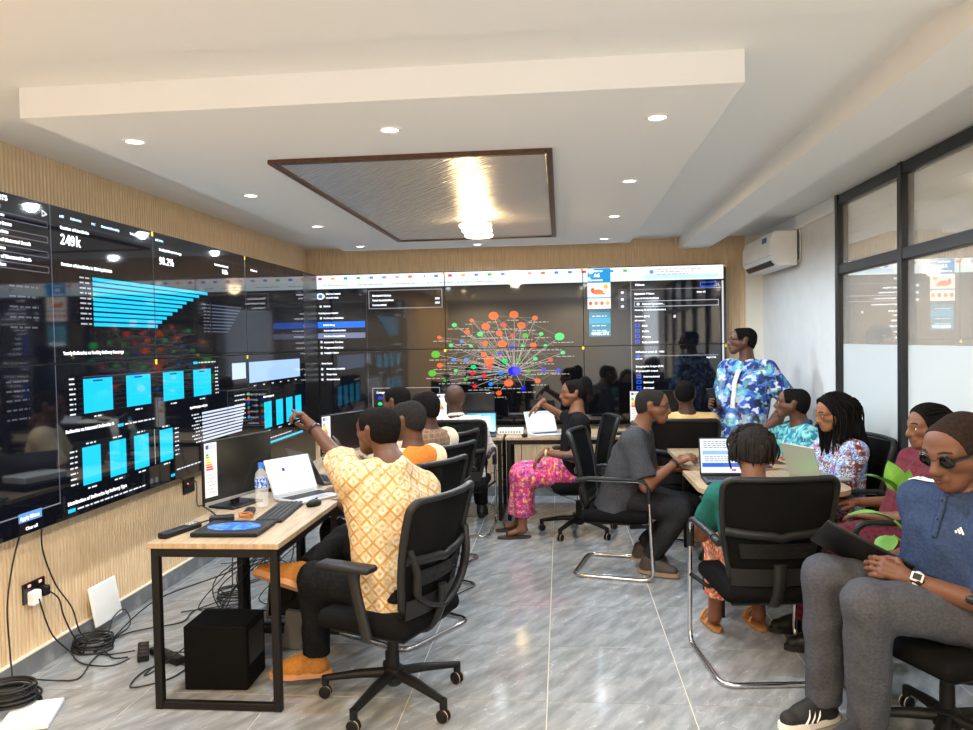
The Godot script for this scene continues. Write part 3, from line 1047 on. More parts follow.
	b.tube(curve([Vector3(0, 0.665, 0.0), Vector3(0, 0.60, 0.0), Vector3(0, 0.48, 0.03), Vector3(0, 0.375, 0.06)], 4), [0.034, 0.033, 0.032, 0.031, 0.03, 0.03, 0.03, 0.03, 0.03, 0.03, 0.03, 0.03, 0.028], 8, false, 0.5, Vector3.BACK)
	kit.arm_post = b.mesh(M.dark_plastic)
	# sled frame of chromed tube
	var p := bent([Vector3(-0.27, 0.665, 0.17), Vector3(-0.275, 0.665, -0.24), Vector3(-0.275, 0.013, -0.27), Vector3(-0.27, 0.013, 0.27), Vector3(0.27, 0.013, 0.27), Vector3(0.275, 0.013, -0.27), Vector3(0.275, 0.665, -0.24), Vector3(0.27, 0.665, 0.17)], 0.08, 6)
	b = MB.new(); b.tube(p, 0.0125, 10)
	kit.sled = b.mesh(M.chrome)
	b = MB.new()
	b.tube([Vector3(-0.273, 0.37, -0.252), Vector3(-0.22, 0.345, -0.12), Vector3(0.22, 0.345, -0.12), Vector3(0.273, 0.37, -0.252)], 0.012, 8)
	kit.seat_bar = b.mesh(M.black_metal)
	b = MB.new()
	b.tube(bent([Vector3(0, 0.672, 0.17), Vector3(0, 0.672, -0.24), Vector3(0, 0.52, -0.247)], 0.08, 5), 0.02, 8, false, 0.75, Vector3.RIGHT)
	kit.arm_cover = b.mesh(M.dark_plastic)
	b = MB.new()
	b.tube([Vector3(0, 0.665, 0.16), Vector3(0, 0.66, 0.24)], 0.018, 8)
	kit.arm_link = b.mesh(M.dark_plastic)

func chair_back(t: Node3D) -> void:
	var bk := shared("back_frame", kit.back_frame, t)
	shared("net", kit.back_net, bk)
	shared("crossbar", kit.crossbar, bk)
	shared("lumbar_pad", kit.lumbar, bk)
	shared("chevrons", kit.chevrons, bk)
	shared("lower_shell", kit.shell, bk)

func task_chair(label: String, at: Vector2, f: Vector2, spin := 0.3) -> Node3D:
	var t := thing("task_chair", label, "chair", Vector3(at.x, 0, at.y), turn_to(f), "black chairs on wheels")
	shared("seat", kit.seat, t)
	shared("seat_pan", kit.seat_pan, t)
	chair_back(t)
	shared("yoke", kit.yoke, t)
	shared("stem", kit.stem, t)
	for s in [-1, 1]:
		var a := shared("armrest", kit.arm_post, t, Transform3D(Basis.IDENTITY, Vector3(s * 0.275, 0, 0.0)))
		shared("arm_pad", kit.arm_pad, a)
	shared("gas_lift", kit.piston, t)
	shared("hub", kit.hub, t)
	for k in 5:
		var bs := Basis(Vector3.UP, TAU * k / 5 + spin)
		var sp := shared("spoke", kit.spoke, t, Transform3D(bs, Vector3.ZERO))
		var w := shared("caster", kit.caster, sp, Transform3D(Basis(Vector3.UP, k * 1.7), Vector3(0, 0, -0.318)))
		w.name = "caster"
		var tr := shared("caster_tread", kit.tread, sp, w.transform)
		tr.name = "caster_tread"
	return t

func sled_chair(label: String, at: Vector2, f: Vector2) -> Node3D:
	var t := thing("visitor_chair", label, "chair", Vector3(at.x, 0, at.y), turn_to(f), "black chairs on chromed sled frames")
	shared("seat", kit.seat, t)
	shared("seat_pan", kit.seat_pan, t)
	chair_back(t)
	shared("stem", kit.stem, t)
	shared("sled_frame", kit.sled, t)
	shared("seat_bar", kit.seat_bar, t)
	for s in [-1, 1]:
		var a := shared("armrest", kit.arm_cover, t, Transform3D(Basis.IDENTITY, Vector3(s * 0.272, 0, 0.0)))
		shared("arm_link", kit.arm_link, a)
	return t

# ---------------------------------------------------------------- desks and tables
func desk(label: String, x0: float, x1: float, z0: float, z1: float, along_x := false, hi := 0.745) -> void:
	var c := Vector3((x0 + x1) / 2, 0, (z0 + z1) / 2)
	var t := thing("desk", label, "desk", c, 0.0, "oak topped desks on black square tube frames")
	var w := x1 - x0
	var d := z1 - z0
	var b := MB.new()
	b.box(Vector3(0, hi - 0.0125, 0), Vector3(w - 0.002, 0.025, d - 0.002), 0.002)
	part("desktop", b, M.desk_oak, t)
	var q := 0.035
	var ix := w / 2 - 0.03
	var iz := d / 2 - 0.03
	for sx in [-1, 1]:
		for sz in [-1, 1]:
			b = MB.new(); b.box(Vector3(sx * ix, (hi - 0.025) / 2, sz * iz), Vector3(q, hi - 0.027, q), 0.003)
			part("leg", b, M.black_metal, t)
	for s in [-1, 1]:
		b = MB.new(); b.box(Vector3(0, hi - 0.046, s * iz), Vector3(2 * ix - q, 0.038, q - 0.004), 0.003)
		part("rail", b, M.black_metal, t)
		b = MB.new(); b.box(Vector3(s * ix, hi - 0.046, 0), Vector3(q - 0.004, 0.038, 2 * iz - q), 0.003)
		part("rail", b, M.black_metal, t)
		b = MB.new()
		if along_x: b.box(Vector3(s * ix, 0.0185, 0), Vector3(q - 0.004, 0.033, 2 * iz - q), 0.003)
		else: b.box(Vector3(0, 0.0185, s * iz), Vector3(2 * ix - q, 0.033, q - 0.004), 0.003)
		part("foot_bar", b, M.black_metal, t)

func wood_image() -> ImageTexture:
	var f := FastNoiseLite.new()
	f.seed = 21; f.frequency = 0.02; f.fractal_octaves = 4
	var im := Image.create_empty(256, 256, false, Image.FORMAT_RGB8)
	for y in 256:
		for x in 256:
			var t := clampf(f.get_noise_2d(x * 6.0, y * 0.35) * 0.9 + 0.5, 0, 1)
			im.set_pixel(x, y, rgb(156, 132, 104).lerp(rgb(186, 163, 134), t))
	return ImageTexture.create_from_image(im)

func furniture() -> void:
	M.desk_oak = tri_mat(wood_image(), 1.4, 0.42)
	desk("oak desk holding the monitor with water bottle beside the black box", 0.665, 1.265, 3.672, 4.625)
	desk("oak desk in front of the man with orange shirt yoke", 0.665, 1.265, 2.716, 3.668)
	desk("oak desk farthest along the left video wall", 0.665, 1.265, 1.76, 2.712)
	desk("oak back desk in front of the man in white checked shirt", 0.80, 1.965, 0.42, 1.03, true)
	desk("oak back desk with the open white-screened laptop", 1.985, 3.15, 0.42, 1.03, true)
	desk("oak back desk in front of the man in tan shirt", 3.17, 4.2, 0.42, 1.03, true)
	# meeting tables
	var t := thing("meeting_table", "oak meeting table with a clipped corner where the man in charcoal sits", "table", Vector3(3.66, 0, 2.25))
	var b := MB.new()
	b.prism(PackedVector2Array([Vector2(-0.36, -0.5), Vector2(0.36, -0.5), Vector2(0.36, 0.5), Vector2(-0.24, 0.5), Vector2(-0.36, 0.25)]), 0.715, 0.742)
	part("tabletop", b, M.desk_oak, t)
	for sx in [-1, 1]:
		for sz in [-1, 1]:
			b = MB.new(); b.box(Vector3(sx * 0.24, 0.357, sz * 0.4), Vector3(0.035, 0.714, 0.035), 0.003)
			part("leg", b, M.black_metal, t)
	t = thing("meeting_table", "oak meeting table with rounded end under the open laptops", "table", Vector3(3.64, 0, 3.17))
	b = MB.new()
	var poly := PackedVector2Array([Vector2(0.46, -0.4), Vector2(0.46, 0.28)])
	for k in 9:
		var g := PI * 0.5 * k / 8.0
		poly.append(Vector2(0.28 + 0.18 * cos(g), 0.14 + 0.18 * sin(g)))
	for k in 9:
		var g := PI * 0.5 + PI * 0.5 * k / 8.0
		poly.append(Vector2(-0.20 + 0.18 * cos(g), 0.14 + 0.18 * sin(g)))
	poly.append(Vector2(-0.38, -0.4))
	poly.remove_at(1)
	b.prism(poly, 0.715, 0.742)
	part("tabletop", b, M.desk_oak, t)
	for sx in [-1, 1]:
		for sz in [-1, 1]:
			b = MB.new(); b.box(Vector3(sx * 0.26, 0.357, -0.06 + sz * 0.24), Vector3(0.035, 0.714, 0.035), 0.003)
			part("leg", b, M.black_metal, t)
	chair_kit()
	task_chair("black mesh task chair under the man pointing at the screens", Vector2(1.72, 4.46), Vector2(-0.93, -0.36), 0.35)
	task_chair("black task chair under the woman in black top and pink skirt", Vector2(2.62, 1.42), Vector2(-1, 0.15), 0.9)
	task_chair("black task chair under the man in navy polo shirt", Vector2(3.95, 4.74), Vector2(-0.93, 0.36), 0.62)
	sled_chair("black chrome sled chair under the man in charcoal shirt", Vector2(2.87, 2.42), Vector2(0.95, 0.22))
	sled_chair("black mesh sled chair under the woman with short dreadlocks", Vector2(3.44, 3.98), Vector2(-0.10, -1))
	sled_chair("black sled chair under the man in white checked shirt", Vector2(1.62, 1.34), Vector2(0.02, -1))
	sled_chair("black sled chair under the man in tan shirt", Vector2(3.46, 1.44), Vector2(0.05, -1))
	sled_chair("black sled chair under the man with orange shirt yoke", Vector2(1.58, 3.58), Vector2(-0.85, -0.5))
	sled_chair("black sled chair under the man with brown striped shoulder", Vector2(1.56, 2.95), Vector2(-0.85, -0.5))
	sled_chair("black sled chair nearest the corner of the left desks", Vector2(1.52, 2.33), Vector2(-0.9, -0.4))
	sled_chair("black sled chair under the man in teal shirt", Vector2(4.12, 2.22), Vector2(-1, 0.1))
	sled_chair("black sled chair under the woman with long black hair", Vector2(4.14, 2.85), Vector2(-1, 0.1))
	sled_chair("black sled chair under the woman in red checked dress", Vector2(4.16, 3.62), Vector2(-1, 0.0))
	# wall air conditioner
	var ac := thing("air_conditioner", "white wall-mounted air conditioner with a blue sticker", "air conditioner", Vector3(4.47, 2.19, 0.62))
	b = MB.new()
	var prof := PackedVector2Array([Vector2(0, 0.0), Vector2(-0.15, 0.0), Vector2(-0.19, 0.035), Vector2(-0.215, 0.09), Vector2(-0.215, 0.22), Vector2(-0.19, 0.285), Vector2(0, 0.285)])
	b.prism(prof, -0.50, 0.50, Basis(Vector3.RIGHT, Vector3.BACK, Vector3.UP))
	part("housing", b, M.white_plastic, ac)
	b = MB.new(); b.box(Vector3(-0.185, 0.026, 0.0), Vector3(0.05, 0.012, 0.86), 0.002, Basis(Vector3.BACK, -0.9))
	part("air_outlet", b, M.bezel, ac)
	b = MB.new(); b.box(Vector3(-0.2165, 0.085, 0.0), Vector3(0.006, 0.004, 0.99), 0.001)
	part("seam", b, mat(rgb(190, 190, 190), 0.5), ac)
	b = MB.new(); b.box(Vector3(-0.216, 0.228, 0.30), Vector3(0.003, 0.045, 0.14), 0.001)
	part("sticker", b, mat(rgb(70, 98, 160), 0.5), ac)
	b = MB.new(); b.box(Vector3(-0.216, 0.116, 0.24), Vector3(0.003, 0.04, 0.32), 0.001)
	part("badge", b, mat(rgb(250, 250, 250), 0.1), ac)
	b = MB.new(); b.tube(curve([Vector3(0.012, 0.40, 0.52), Vector3(0.015, 0.3, 0.53), Vector3(0.015, 0.06, 0.53), Vector3(-0.0, 0.03, 0.50), Vector3(-0.02, 0.06, 0.49)], 6), 0.006, 6)
	part("drain_pipe", b, mat(rgb(205, 205, 200), 0.5), ac)

# ---------------------------------------------------------------- desk items
func sticker_image() -> ImageTexture:
	var keep := cv
	cv = Image.create_empty(64, 200, false, Image.FORMAT_RGB8)
	cv.fill(Color(0.95, 0.95, 0.93))
	rect(6, 6, 52, 18, Color(0.75, 0.78, 0.85)); rect(8, 8, 14, 14, Color(0.15, 0.25, 0.55))
	var cs := [Color(0.1, 0.55, 0.25), Color(0.35, 0.7, 0.2), Color(0.95, 0.85, 0.1), Color(0.98, 0.75, 0.05), Color(0.95, 0.55, 0.1), Color(0.9, 0.2, 0.15), Color(0.85, 0.1, 0.35)]
	for i in 7: rect(8, 40 + i * 9, 14 + i * 4, 7, cs[i])
	for i in 6: rect(10 + (i % 2) * 10, 116 + i * 13, 30, 3, Color(0.6, 0.6, 0.62))
	var t := ImageTexture.create_from_image(cv)
	cv = keep
	return t

func monitor(label: String, at: Vector3, f: Vector2, on_texture: Texture2D = null, w := 0.53, sticker := true) -> void:
	# own +z is the screen side; at is the foot on the desk
	var t := thing("monitor", label, "monitor", at, atan2(f.x, f.y), "flat monitors on the desks")
	var h := w * 0.62
	var b := MB.new(); b.box(Vector3(0, 0.045 + h / 2, 0), Vector3(w, h, 0.02), 0.004)
	part("housing", b, M.black_plastic, t)
	b = MB.new(); b.box(Vector3(0, 0.045 + h / 2 + 0.006, 0.0105), Vector3(w - 0.008, h - 0.022, 0.002), 0.0005)
	part("screen", b, mat(rgb(30, 29, 28), 0.2), t)
	b = MB.new(); b.box(Vector3(0, 0.053, 0.011), Vector3(w - 0.004, 0.016, 0.003), 0.001)
	part("chin", b, mat(rgb(160, 160, 160), 0.3, 0.6), t)
	if sticker:
		b = MB.new()
		b.face([Vector3(-w / 2 + 0.004, h * 0.26, 0.0125), Vector3(-w / 2 + 0.092, h * 0.26, 0.0125), Vector3(-w / 2 + 0.092, h + 0.035, 0.0125), Vector3(-w / 2 + 0.004, h + 0.035, 0.0125)], Vector3.BACK)
		part("energy_label", b, M.sticker, t)
	b = MB.new(); b.box(Vector3(0, 0.12, -0.03), Vector3(0.05, 0.23, 0.025), 0.004)
	part("neck", b, M.black_plastic, t)
	b = MB.new(); b.box(Vector3(0, 0.006, -0.02), Vector3(0.24, 0.012, 0.17), 0.004)
	part("foot", b, M.black_plastic, t)

func laptop(label: String, at: Vector3, f: Vector2, lid_deg: float, shell: Color, screen: Material, w := 0.32) -> Node3D:
	# own +z is towards the user
	var t := thing("laptop", label, "laptop", at, atan2(f.x, f.y), "open laptops")
	var d := w * 0.68
	var sm := mat(shell, 0.35, 0.3)
	var b := MB.new(); b.box(Vector3(0, 0.009, 0), Vector3(w, 0.016, d), 0.004)
	var base := part("base", b, sm, t)
	b = MB.new()
	for r in 5:
		for c in 12:
			b.box(Vector3((c - 5.5) * w * 0.073, 0.0178, -d * 0.32 + r * d * 0.095), Vector3(w * 0.062, 0.002, d * 0.078), 0.0006)
	part("keys", b, M.black_plastic, base)
	b = MB.new(); b.box(Vector3(0, 0.0174, d * 0.31), Vector3(w * 0.34, 0.0012, d * 0.26), 0.0005)
	part("touchpad", b, mat(shell.lerp(Color.BLACK, 0.2), 0.3), base)
	var bs := Basis(Vector3.RIGHT, deg_to_rad(-(lid_deg - 90.0)))
	var hinge := Vector3(0, 0.016, -d / 2)
	b = MB.new(); b.box(hinge + bs * Vector3(0, d / 2, 0), Vector3(w, d, 0.007), 0.003, bs)
	var lid := part("lid", b, sm, t)
	b = MB.new()
	var n := bs * Vector3.BACK
	b.face([hinge + bs * Vector3(-w / 2 + 0.008, 0.016, 0.0042), hinge + bs * Vector3(w / 2 - 0.008, 0.016, 0.0042), hinge + bs * Vector3(w / 2 - 0.008, d - 0.008, 0.0042), hinge + bs * Vector3(-w / 2 + 0.008, d - 0.008, 0.0042)], n)
	part("screen", b, screen, lid)
	return t

func lit_screen(kind: int) -> StandardMaterial3D:
	var keep := cv
	cv = Image.create_empty(320, 200, false, Image.FORMAT_RGB8)
	var rng := RandomNumberGenerator.new()
	rng.seed = kind
	if kind == 0:   # nearly empty white page
		cv.fill(Color(0.95, 0.96, 0.96))
		disc(110, 62, 11, 11, Color(0.1, 0.35, 0.9))
		for i in 4: greeked(140, 90 + i * 18, 100 - i * 10, Color(0.80, 0.82, 0.85), rng)
		rect(0, 0, 320, 8, Color(0.85, 0.88, 0.9))
	elif kind == 1:   # document
		cv.fill(Color(0.93, 0.95, 0.98))
		rect(0, 0, 320, 22, Color(0.75, 0.82, 0.95))
		for i in 9: greeked(30, 40 + i * 17, 240, Color(0.62, 0.70, 0.82), rng)
	elif kind == 2:   # page of grey and blue bands
		cv.fill(Color(0.86, 0.88, 0.92))
		for i in 4: greeked(20, 14 + i * 12, 250, Color(0.4, 0.45, 0.55), rng)
		rect(12, 70, 180, 22, Color(0.55, 0.70, 0.92))
		for i in 3: greeked(24, 104 + i * 12, 240, Color(0.45, 0.48, 0.55), rng)
		rect(8, 142, 300, 24, Color(0.20, 0.38, 0.80))
		rect(180, 178, 24, 12, Color(0.9, 0.1, 0.5))
	elif kind == 3:   # blue desktop
		cv.fill(Color(0.15, 0.65, 0.95))
		rect(60, 30, 200, 130, Color(0.9, 0.95, 0.98))
	elif kind == 4:   # green page
		cv.fill(Color(0.35, 0.85, 0.35))
	else:
		cv.fill(Color(0.05, 0.05, 0.06))
	var m := mat(rgb(10, 10, 10), 0.15)
	m.emission_enabled = true
	m.emission = Color.BLACK
	m.emission_texture = ImageTexture.create_from_image(cv)
	m.emission_energy_multiplier = 0.9
	cv = keep
	return m

func desk_items() -> void:
	var b: MB
	var t: Node3D
	var top := 0.745
	M.sticker = mat(Color.WHITE, 0.4)
	M.sticker.albedo_texture = sticker_image()
	monitor("black monitor with energy label behind the water bottle", Vector3(0.75, top, 3.83), Vector2(0.95, 0.30))
	monitor("black monitor with energy label near the room corner", Vector3(0.86, top, 2.20), Vector2(0.90, 0.42), null, 0.48)
	monitor("dark monitor in front of the man in white checked shirt", Vector3(1.60, top, 0.68), Vector2(0.03, 1.0), null, 0.54)
	monitor("dark monitor in front of the man in tan shirt", Vector3(3.38, top, 0.68), Vector2(-0.02, 1.0), null, 0.54)
	# water bottle
	t = thing("water_bottle", "clear plastic water bottle with blue cap and blue label", "bottle", Vector3(0.905, top, 3.90))
	var pet := mat(Color(0.92, 0.95, 0.97, 0.25), 0.05)
	pet.transparency = BaseMaterial3D.TRANSPARENCY_ALPHA
	b = MB.new()
	b.lathe([Vector2(0.0, 0.002), Vector2(0.028, 0.002), Vector2(0.033, 0.012), Vector2(0.032, 0.03), Vector2(0.034, 0.036), Vector2(0.032, 0.042), Vector2(0.034, 0.052), Vector2(0.032, 0.06), Vector2(0.034, 0.072), Vector2(0.032, 0.08), Vector2(0.034, 0.092), Vector2(0.033, 0.10), Vector2(0.033, 0.165), Vector2(0.028, 0.185), Vector2(0.014, 0.205), Vector2(0.013, 0.222)], 20)
	part("body", b, pet, t)
	b = MB.new(); b.lathe([Vector2(0.0342, 0.112), Vector2(0.0342, 0.158)], 20)
	part("label", b, tri_mat(noise_tex([[0.0, rgb(20, 60, 170)], [0.55, rgb(30, 90, 200)], [0.6, rgb(190, 215, 245)], [1.0, rgb(225, 235, 250)]], 0.04, 128, FastNoiseLite.TYPE_SIMPLEX, 3, 2), 9.0, 0.3), t)
	b = MB.new(); b.lathe([Vector2(0.0, 0.240), Vector2(0.015, 0.238), Vector2(0.0165, 0.214), Vector2(0.0, 0.214)], 18, Vector3.ZERO, Basis.IDENTITY, true)
	part("cap", b, mat(rgb(35, 110, 215), 0.35), t)
	# laptops
	laptop("open laptop showing a nearly blank white page by the water bottle", Vector3(1.085, top, 3.66), Vector2(0.86, 0.50), 112, rgb(186, 188, 192), lit_screen(0), 0.32)
	laptop("open grey laptop with dark screen on the desk by the orange yoked man", Vector3(1.02, top, 3.10), Vector2(0.72, -0.70), 118, rgb(88, 88, 90), lit_screen(9), 0.32)
	laptop("small open laptop with dark screen under the corner monitor", Vector3(1.08, top, 2.45), Vector2(0.9, -0.4), 118, rgb(92, 88, 84), lit_screen(9), 0.30)
	laptop("open laptop with white document in front of the woman in black", Vector3(2.36, top, 0.86), Vector2(0.45, 0.9), 115, rgb(215, 217, 220), lit_screen(1), 0.30)
	laptop("laptop with blue screen in front of the man in white checked shirt", Vector3(1.76, top, 0.92), Vector2(0.05, 1.0), 105, rgb(40, 40, 42), lit_screen(3), 0.28)
	laptop("open dark laptop in front of the man in charcoal shirt", Vector3(3.52, 0.742, 2.36), Vector2(-0.92, -0.30), 100, rgb(120, 122, 126), lit_screen(9), 0.32)
	laptop("laptop with banded blue page in front of the woman with dreadlocks", Vector3(3.49, 0.742, 3.16), Vector2(-0.02, 1.0), 104, rgb(30, 30, 32), lit_screen(2), 0.34)
	laptop("open grey laptop seen from behind its lid by the woman with long hair", Vector3(4.02, 0.742, 3.06), Vector2(0.9, -0.35), 108, rgb(165, 160, 152), lit_screen(4), 0.30)
	b = MB.new(); b.box(Vector3(3.765, 0.7438, 3.14), Vector3(0.19, 0.0015, 0.22), 0.0004)
	solo("green_folder", b, mat(rgb(120, 235, 110), 0.5), "bright green sheet lying on the rounded meeting table", "paper")
	# keyboard, mouse, phone, remote, closed laptop, adapter
	t = thing("keyboard", "black keyboard across the front edge of the desk", "keyboard", Vector3(1.055, top, 4.03), 0.08)
	b = MB.new(); b.box(Vector3(0, 0.008, 0), Vector3(0.135, 0.014, 0.44), 0.004)
	part("case", b, M.black_plastic, t)
	b = MB.new()
	for r in 5:
		for c in 17:
			b.box(Vector3(-0.052 + r * 0.026, 0.017, (c - 8) * 0.0252), Vector3(0.021, 0.005, 0.0205), 0.002)
	part("keys", b, M.dark_plastic, t)
	t = thing("mouse", "black computer mouse beside the keyboard", "mouse", Vector3(1.17, top, 3.85), -0.3)
	b = MB.new(); b.ball(Vector3(0, 0.012, 0), Vector3(0.032, 0.024, 0.055), 8)
	part("shell", b, M.black_plastic, t)
	b = MB.new(); b.rbox(Vector3(0, 0.035, -0.025), Vector3(0.007, 0.008, 0.02), 0.003)
	part("scroll_wheel", b, M.dark_plastic, t)
	b = MB.new(); b.rbox(Vector3(0.905, top + 0.016, 4.07), Vector3(0.05, 0.03, 0.12), 0.013, Basis(Vector3.UP, 0.2))
	solo("desk_phone", b, M.black_plastic, "small black handset beside the keyboard and bottle", "handset")
	t = thing("remote_control", "long black remote with grey buttons at the desk corner", "remote", Vector3(0.73, top, 4.44), -0.25)
	b = MB.new(); b.box(Vector3(0, 0.0135, 0), Vector3(0.05, 0.026, 0.24), 0.006)
	part("case", b, M.black_plastic, t)
	b = MB.new()
	for i in 6: b.box(Vector3((i % 2 - 0.5) * 0.018, 0.0275, -0.09 + (i / 2) * 0.02), Vector3(0.012, 0.003, 0.012), 0.001)
	part("buttons", b, mat(rgb(170, 172, 175), 0.4), t)
	t = thing("closed_laptop", "closed black laptop with a blue printed lid at the desk end", "laptop", Vector3(0.97, top, 4.40), 0.02)
	b = MB.new(); b.box(Vector3(0, 0.011, 0), Vector3(0.31, 0.02, 0.25), 0.004)
	part("shell", b, M.black_plastic, t)
	b = MB.new()
	b.lathe([Vector2(0.0, 0.0222), Vector2(0.125, 0.0222)], 28, Vector3.ZERO, Basis(Vector3.RIGHT, Vector3.UP, Vector3(0, 0, 0.62)), true)
	part("print", b, tri_mat(noise_tex([[0.0, rgb(20, 60, 175)], [0.5, rgb(30, 95, 215)], [0.56, rgb(120, 190, 245)], [0.62, rgb(40, 100, 215)], [1.0, rgb(150, 205, 248)]], 0.06, 128, FastNoiseLite.TYPE_CELLULAR, 6, 2), 4.0, 0.4), t)
	t = thing("power_adapter", "black power adapter brick behind the blue printed laptop", "adapter", Vector3(0.83, top, 4.22), 0.35)
	b = MB.new(); b.box(Vector3(0, 0.016, 0), Vector3(0.115, 0.03, 0.05), 0.004)
	part("brick", b, M.black_plastic, t)
	b = MB.new(); b.tube(curve([Vector3(-0.057, 0.014, 0), Vector3(-0.10, 0.008, 0.02), Vector3(-0.15, 0.008, 0.05), Vector3(-0.12, 0.008, 0.10)], 6), 0.004, 6)
	part("lead", b, M.cord, t)
	b = MB.new()
	var lp := []
	for i in 60:
		var g := TAU * i / 14.0
		lp.append(Vector3(cos(g) * (0.03 + 0.006 * sin(i * 1.7)), 0.018 + 0.012 * sin(g * 0.6 + 1.0), sin(g) * 0.028 + 0.01 * sin(i * 0.31)) + Vector3(0.925, top, 4.16))
	b.tube(lp, 0.003, 6)
	solo("coiled_lead", b, mat(rgb(176, 112, 52), 0.4), "small coiled brown lead beside the power adapter", "cable")
	t = thing("network_box", "white flat box on a black stand behind the water bottle", "router", Vector3(0.80, top, 3.30), 0.25)
	b = MB.new(); b.box(Vector3(0, 0.063, 0), Vector3(0.20, 0.045, 0.30), 0.006)
	part("housing", b, M.white_plastic, t)
	b = MB.new(); b.box(Vector3(0, 0.02, 0), Vector3(0.24, 0.04, 0.34), 0.008)
	part("stand", b, M.black_plastic, t)
	t = thing("white_switch", "white flat network switch on the back desk", "router", Vector3(2.02, top, 0.72))
	b = MB.new(); b.box(Vector3(0, 0.025, 0), Vector3(0.24, 0.045, 0.16), 0.004)
	part("housing", b, M.white_plastic, t)
	b = MB.new()
	for i in 8: b.box(Vector3(-0.09 + i * 0.025, 0.022, 0.0805), Vector3(0.014, 0.012, 0.002), 0.0005)
	part("ports", b, M.bezel, t)
	b = MB.new(); b.box(Vector3(2.98, top + 0.011, 0.86), Vector3(0.32, 0.02, 0.12), 0.004)
	solo("spare_keyboard", b, M.black_plastic, "dark keyboard on the back desk behind the charcoal shirted man", "keyboard")
	b = MB.new(); b.rbox(Vector3(1.80, top + 0.018, 0.62), Vector3(0.09, 0.034, 0.12), 0.01)
	solo("docking_station", b, M.black_plastic, "small black dock on the back desk by the white switch", "dock")
	b = MB.new(); b.ball(Vector3(2.16, top + 0.014, 1.0), Vector3(0.03, 0.016, 0.05), 6)
	solo("back_mouse", b, M.black_plastic, "black mouse at the back desk edge by the woman in black", "mouse")
	# table end by the teal shirt
	b = MB.new(); b.box(Vector3(3.72, 0.7495, 2.62), Vector3(0.24, 0.014, 0.17), 0.003)
	solo("dark_notebook", b, mat(rgb(62, 48, 40), 0.5), "brown notebook on the table in front of the teal shirted man", "notebook")
	b = MB.new(); b.box(Vector3(3.78, 0.7435, 1.90), Vector3(0.21, 0.002, 0.29), 0.0005)
	solo("paper_sheet", b, mat(rgb(240, 240, 238), 0.6), "white paper sheet on the far end of the meeting table", "paper")

# ---------------------------------------------------------------- on the floor and the wall
func cable(label: String, pts: Array, r := 0.004, m: Material = null, called := "cable", grp := "black cables trailing along the wall and floor") -> void:
	var b := MB.new()
	b.tube(curve(pts, 7), r, 6)
	solo(called, b, m if m else M.cord, label, "cable", grp)

func coil(label: String, c: Vector3, r: float, turns: int, hgt: float, cr: float, sd: int, tilt := 0.0) -> void:
	var rng := RandomNumberGenerator.new()
	rng.seed = sd
	var pts := []
	var n := turns * 22
	var ro := 0.0
	var yo := 0.0
	for i in n:
		if i % 11 == 0:
			ro = rng.randf_range(-0.28, 0.12) * r
			yo = rng.randf()
		var g := TAU * i / 22.0
		var y := cr + hgt * fposmod(yo * 0.5 + float(i) / n * 0.9, 1.0)
		pts.append(c + Basis(Vector3.RIGHT, tilt) * Vector3(cos(g) * (r + ro), y, sin(g) * (r + ro) * 0.85))
	var b := MB.new()
	b.tube(curve(pts, 2), cr, 5)
	solo("cable_coil", b, M.cord, label, "cable", "coils of black cable on the floor")

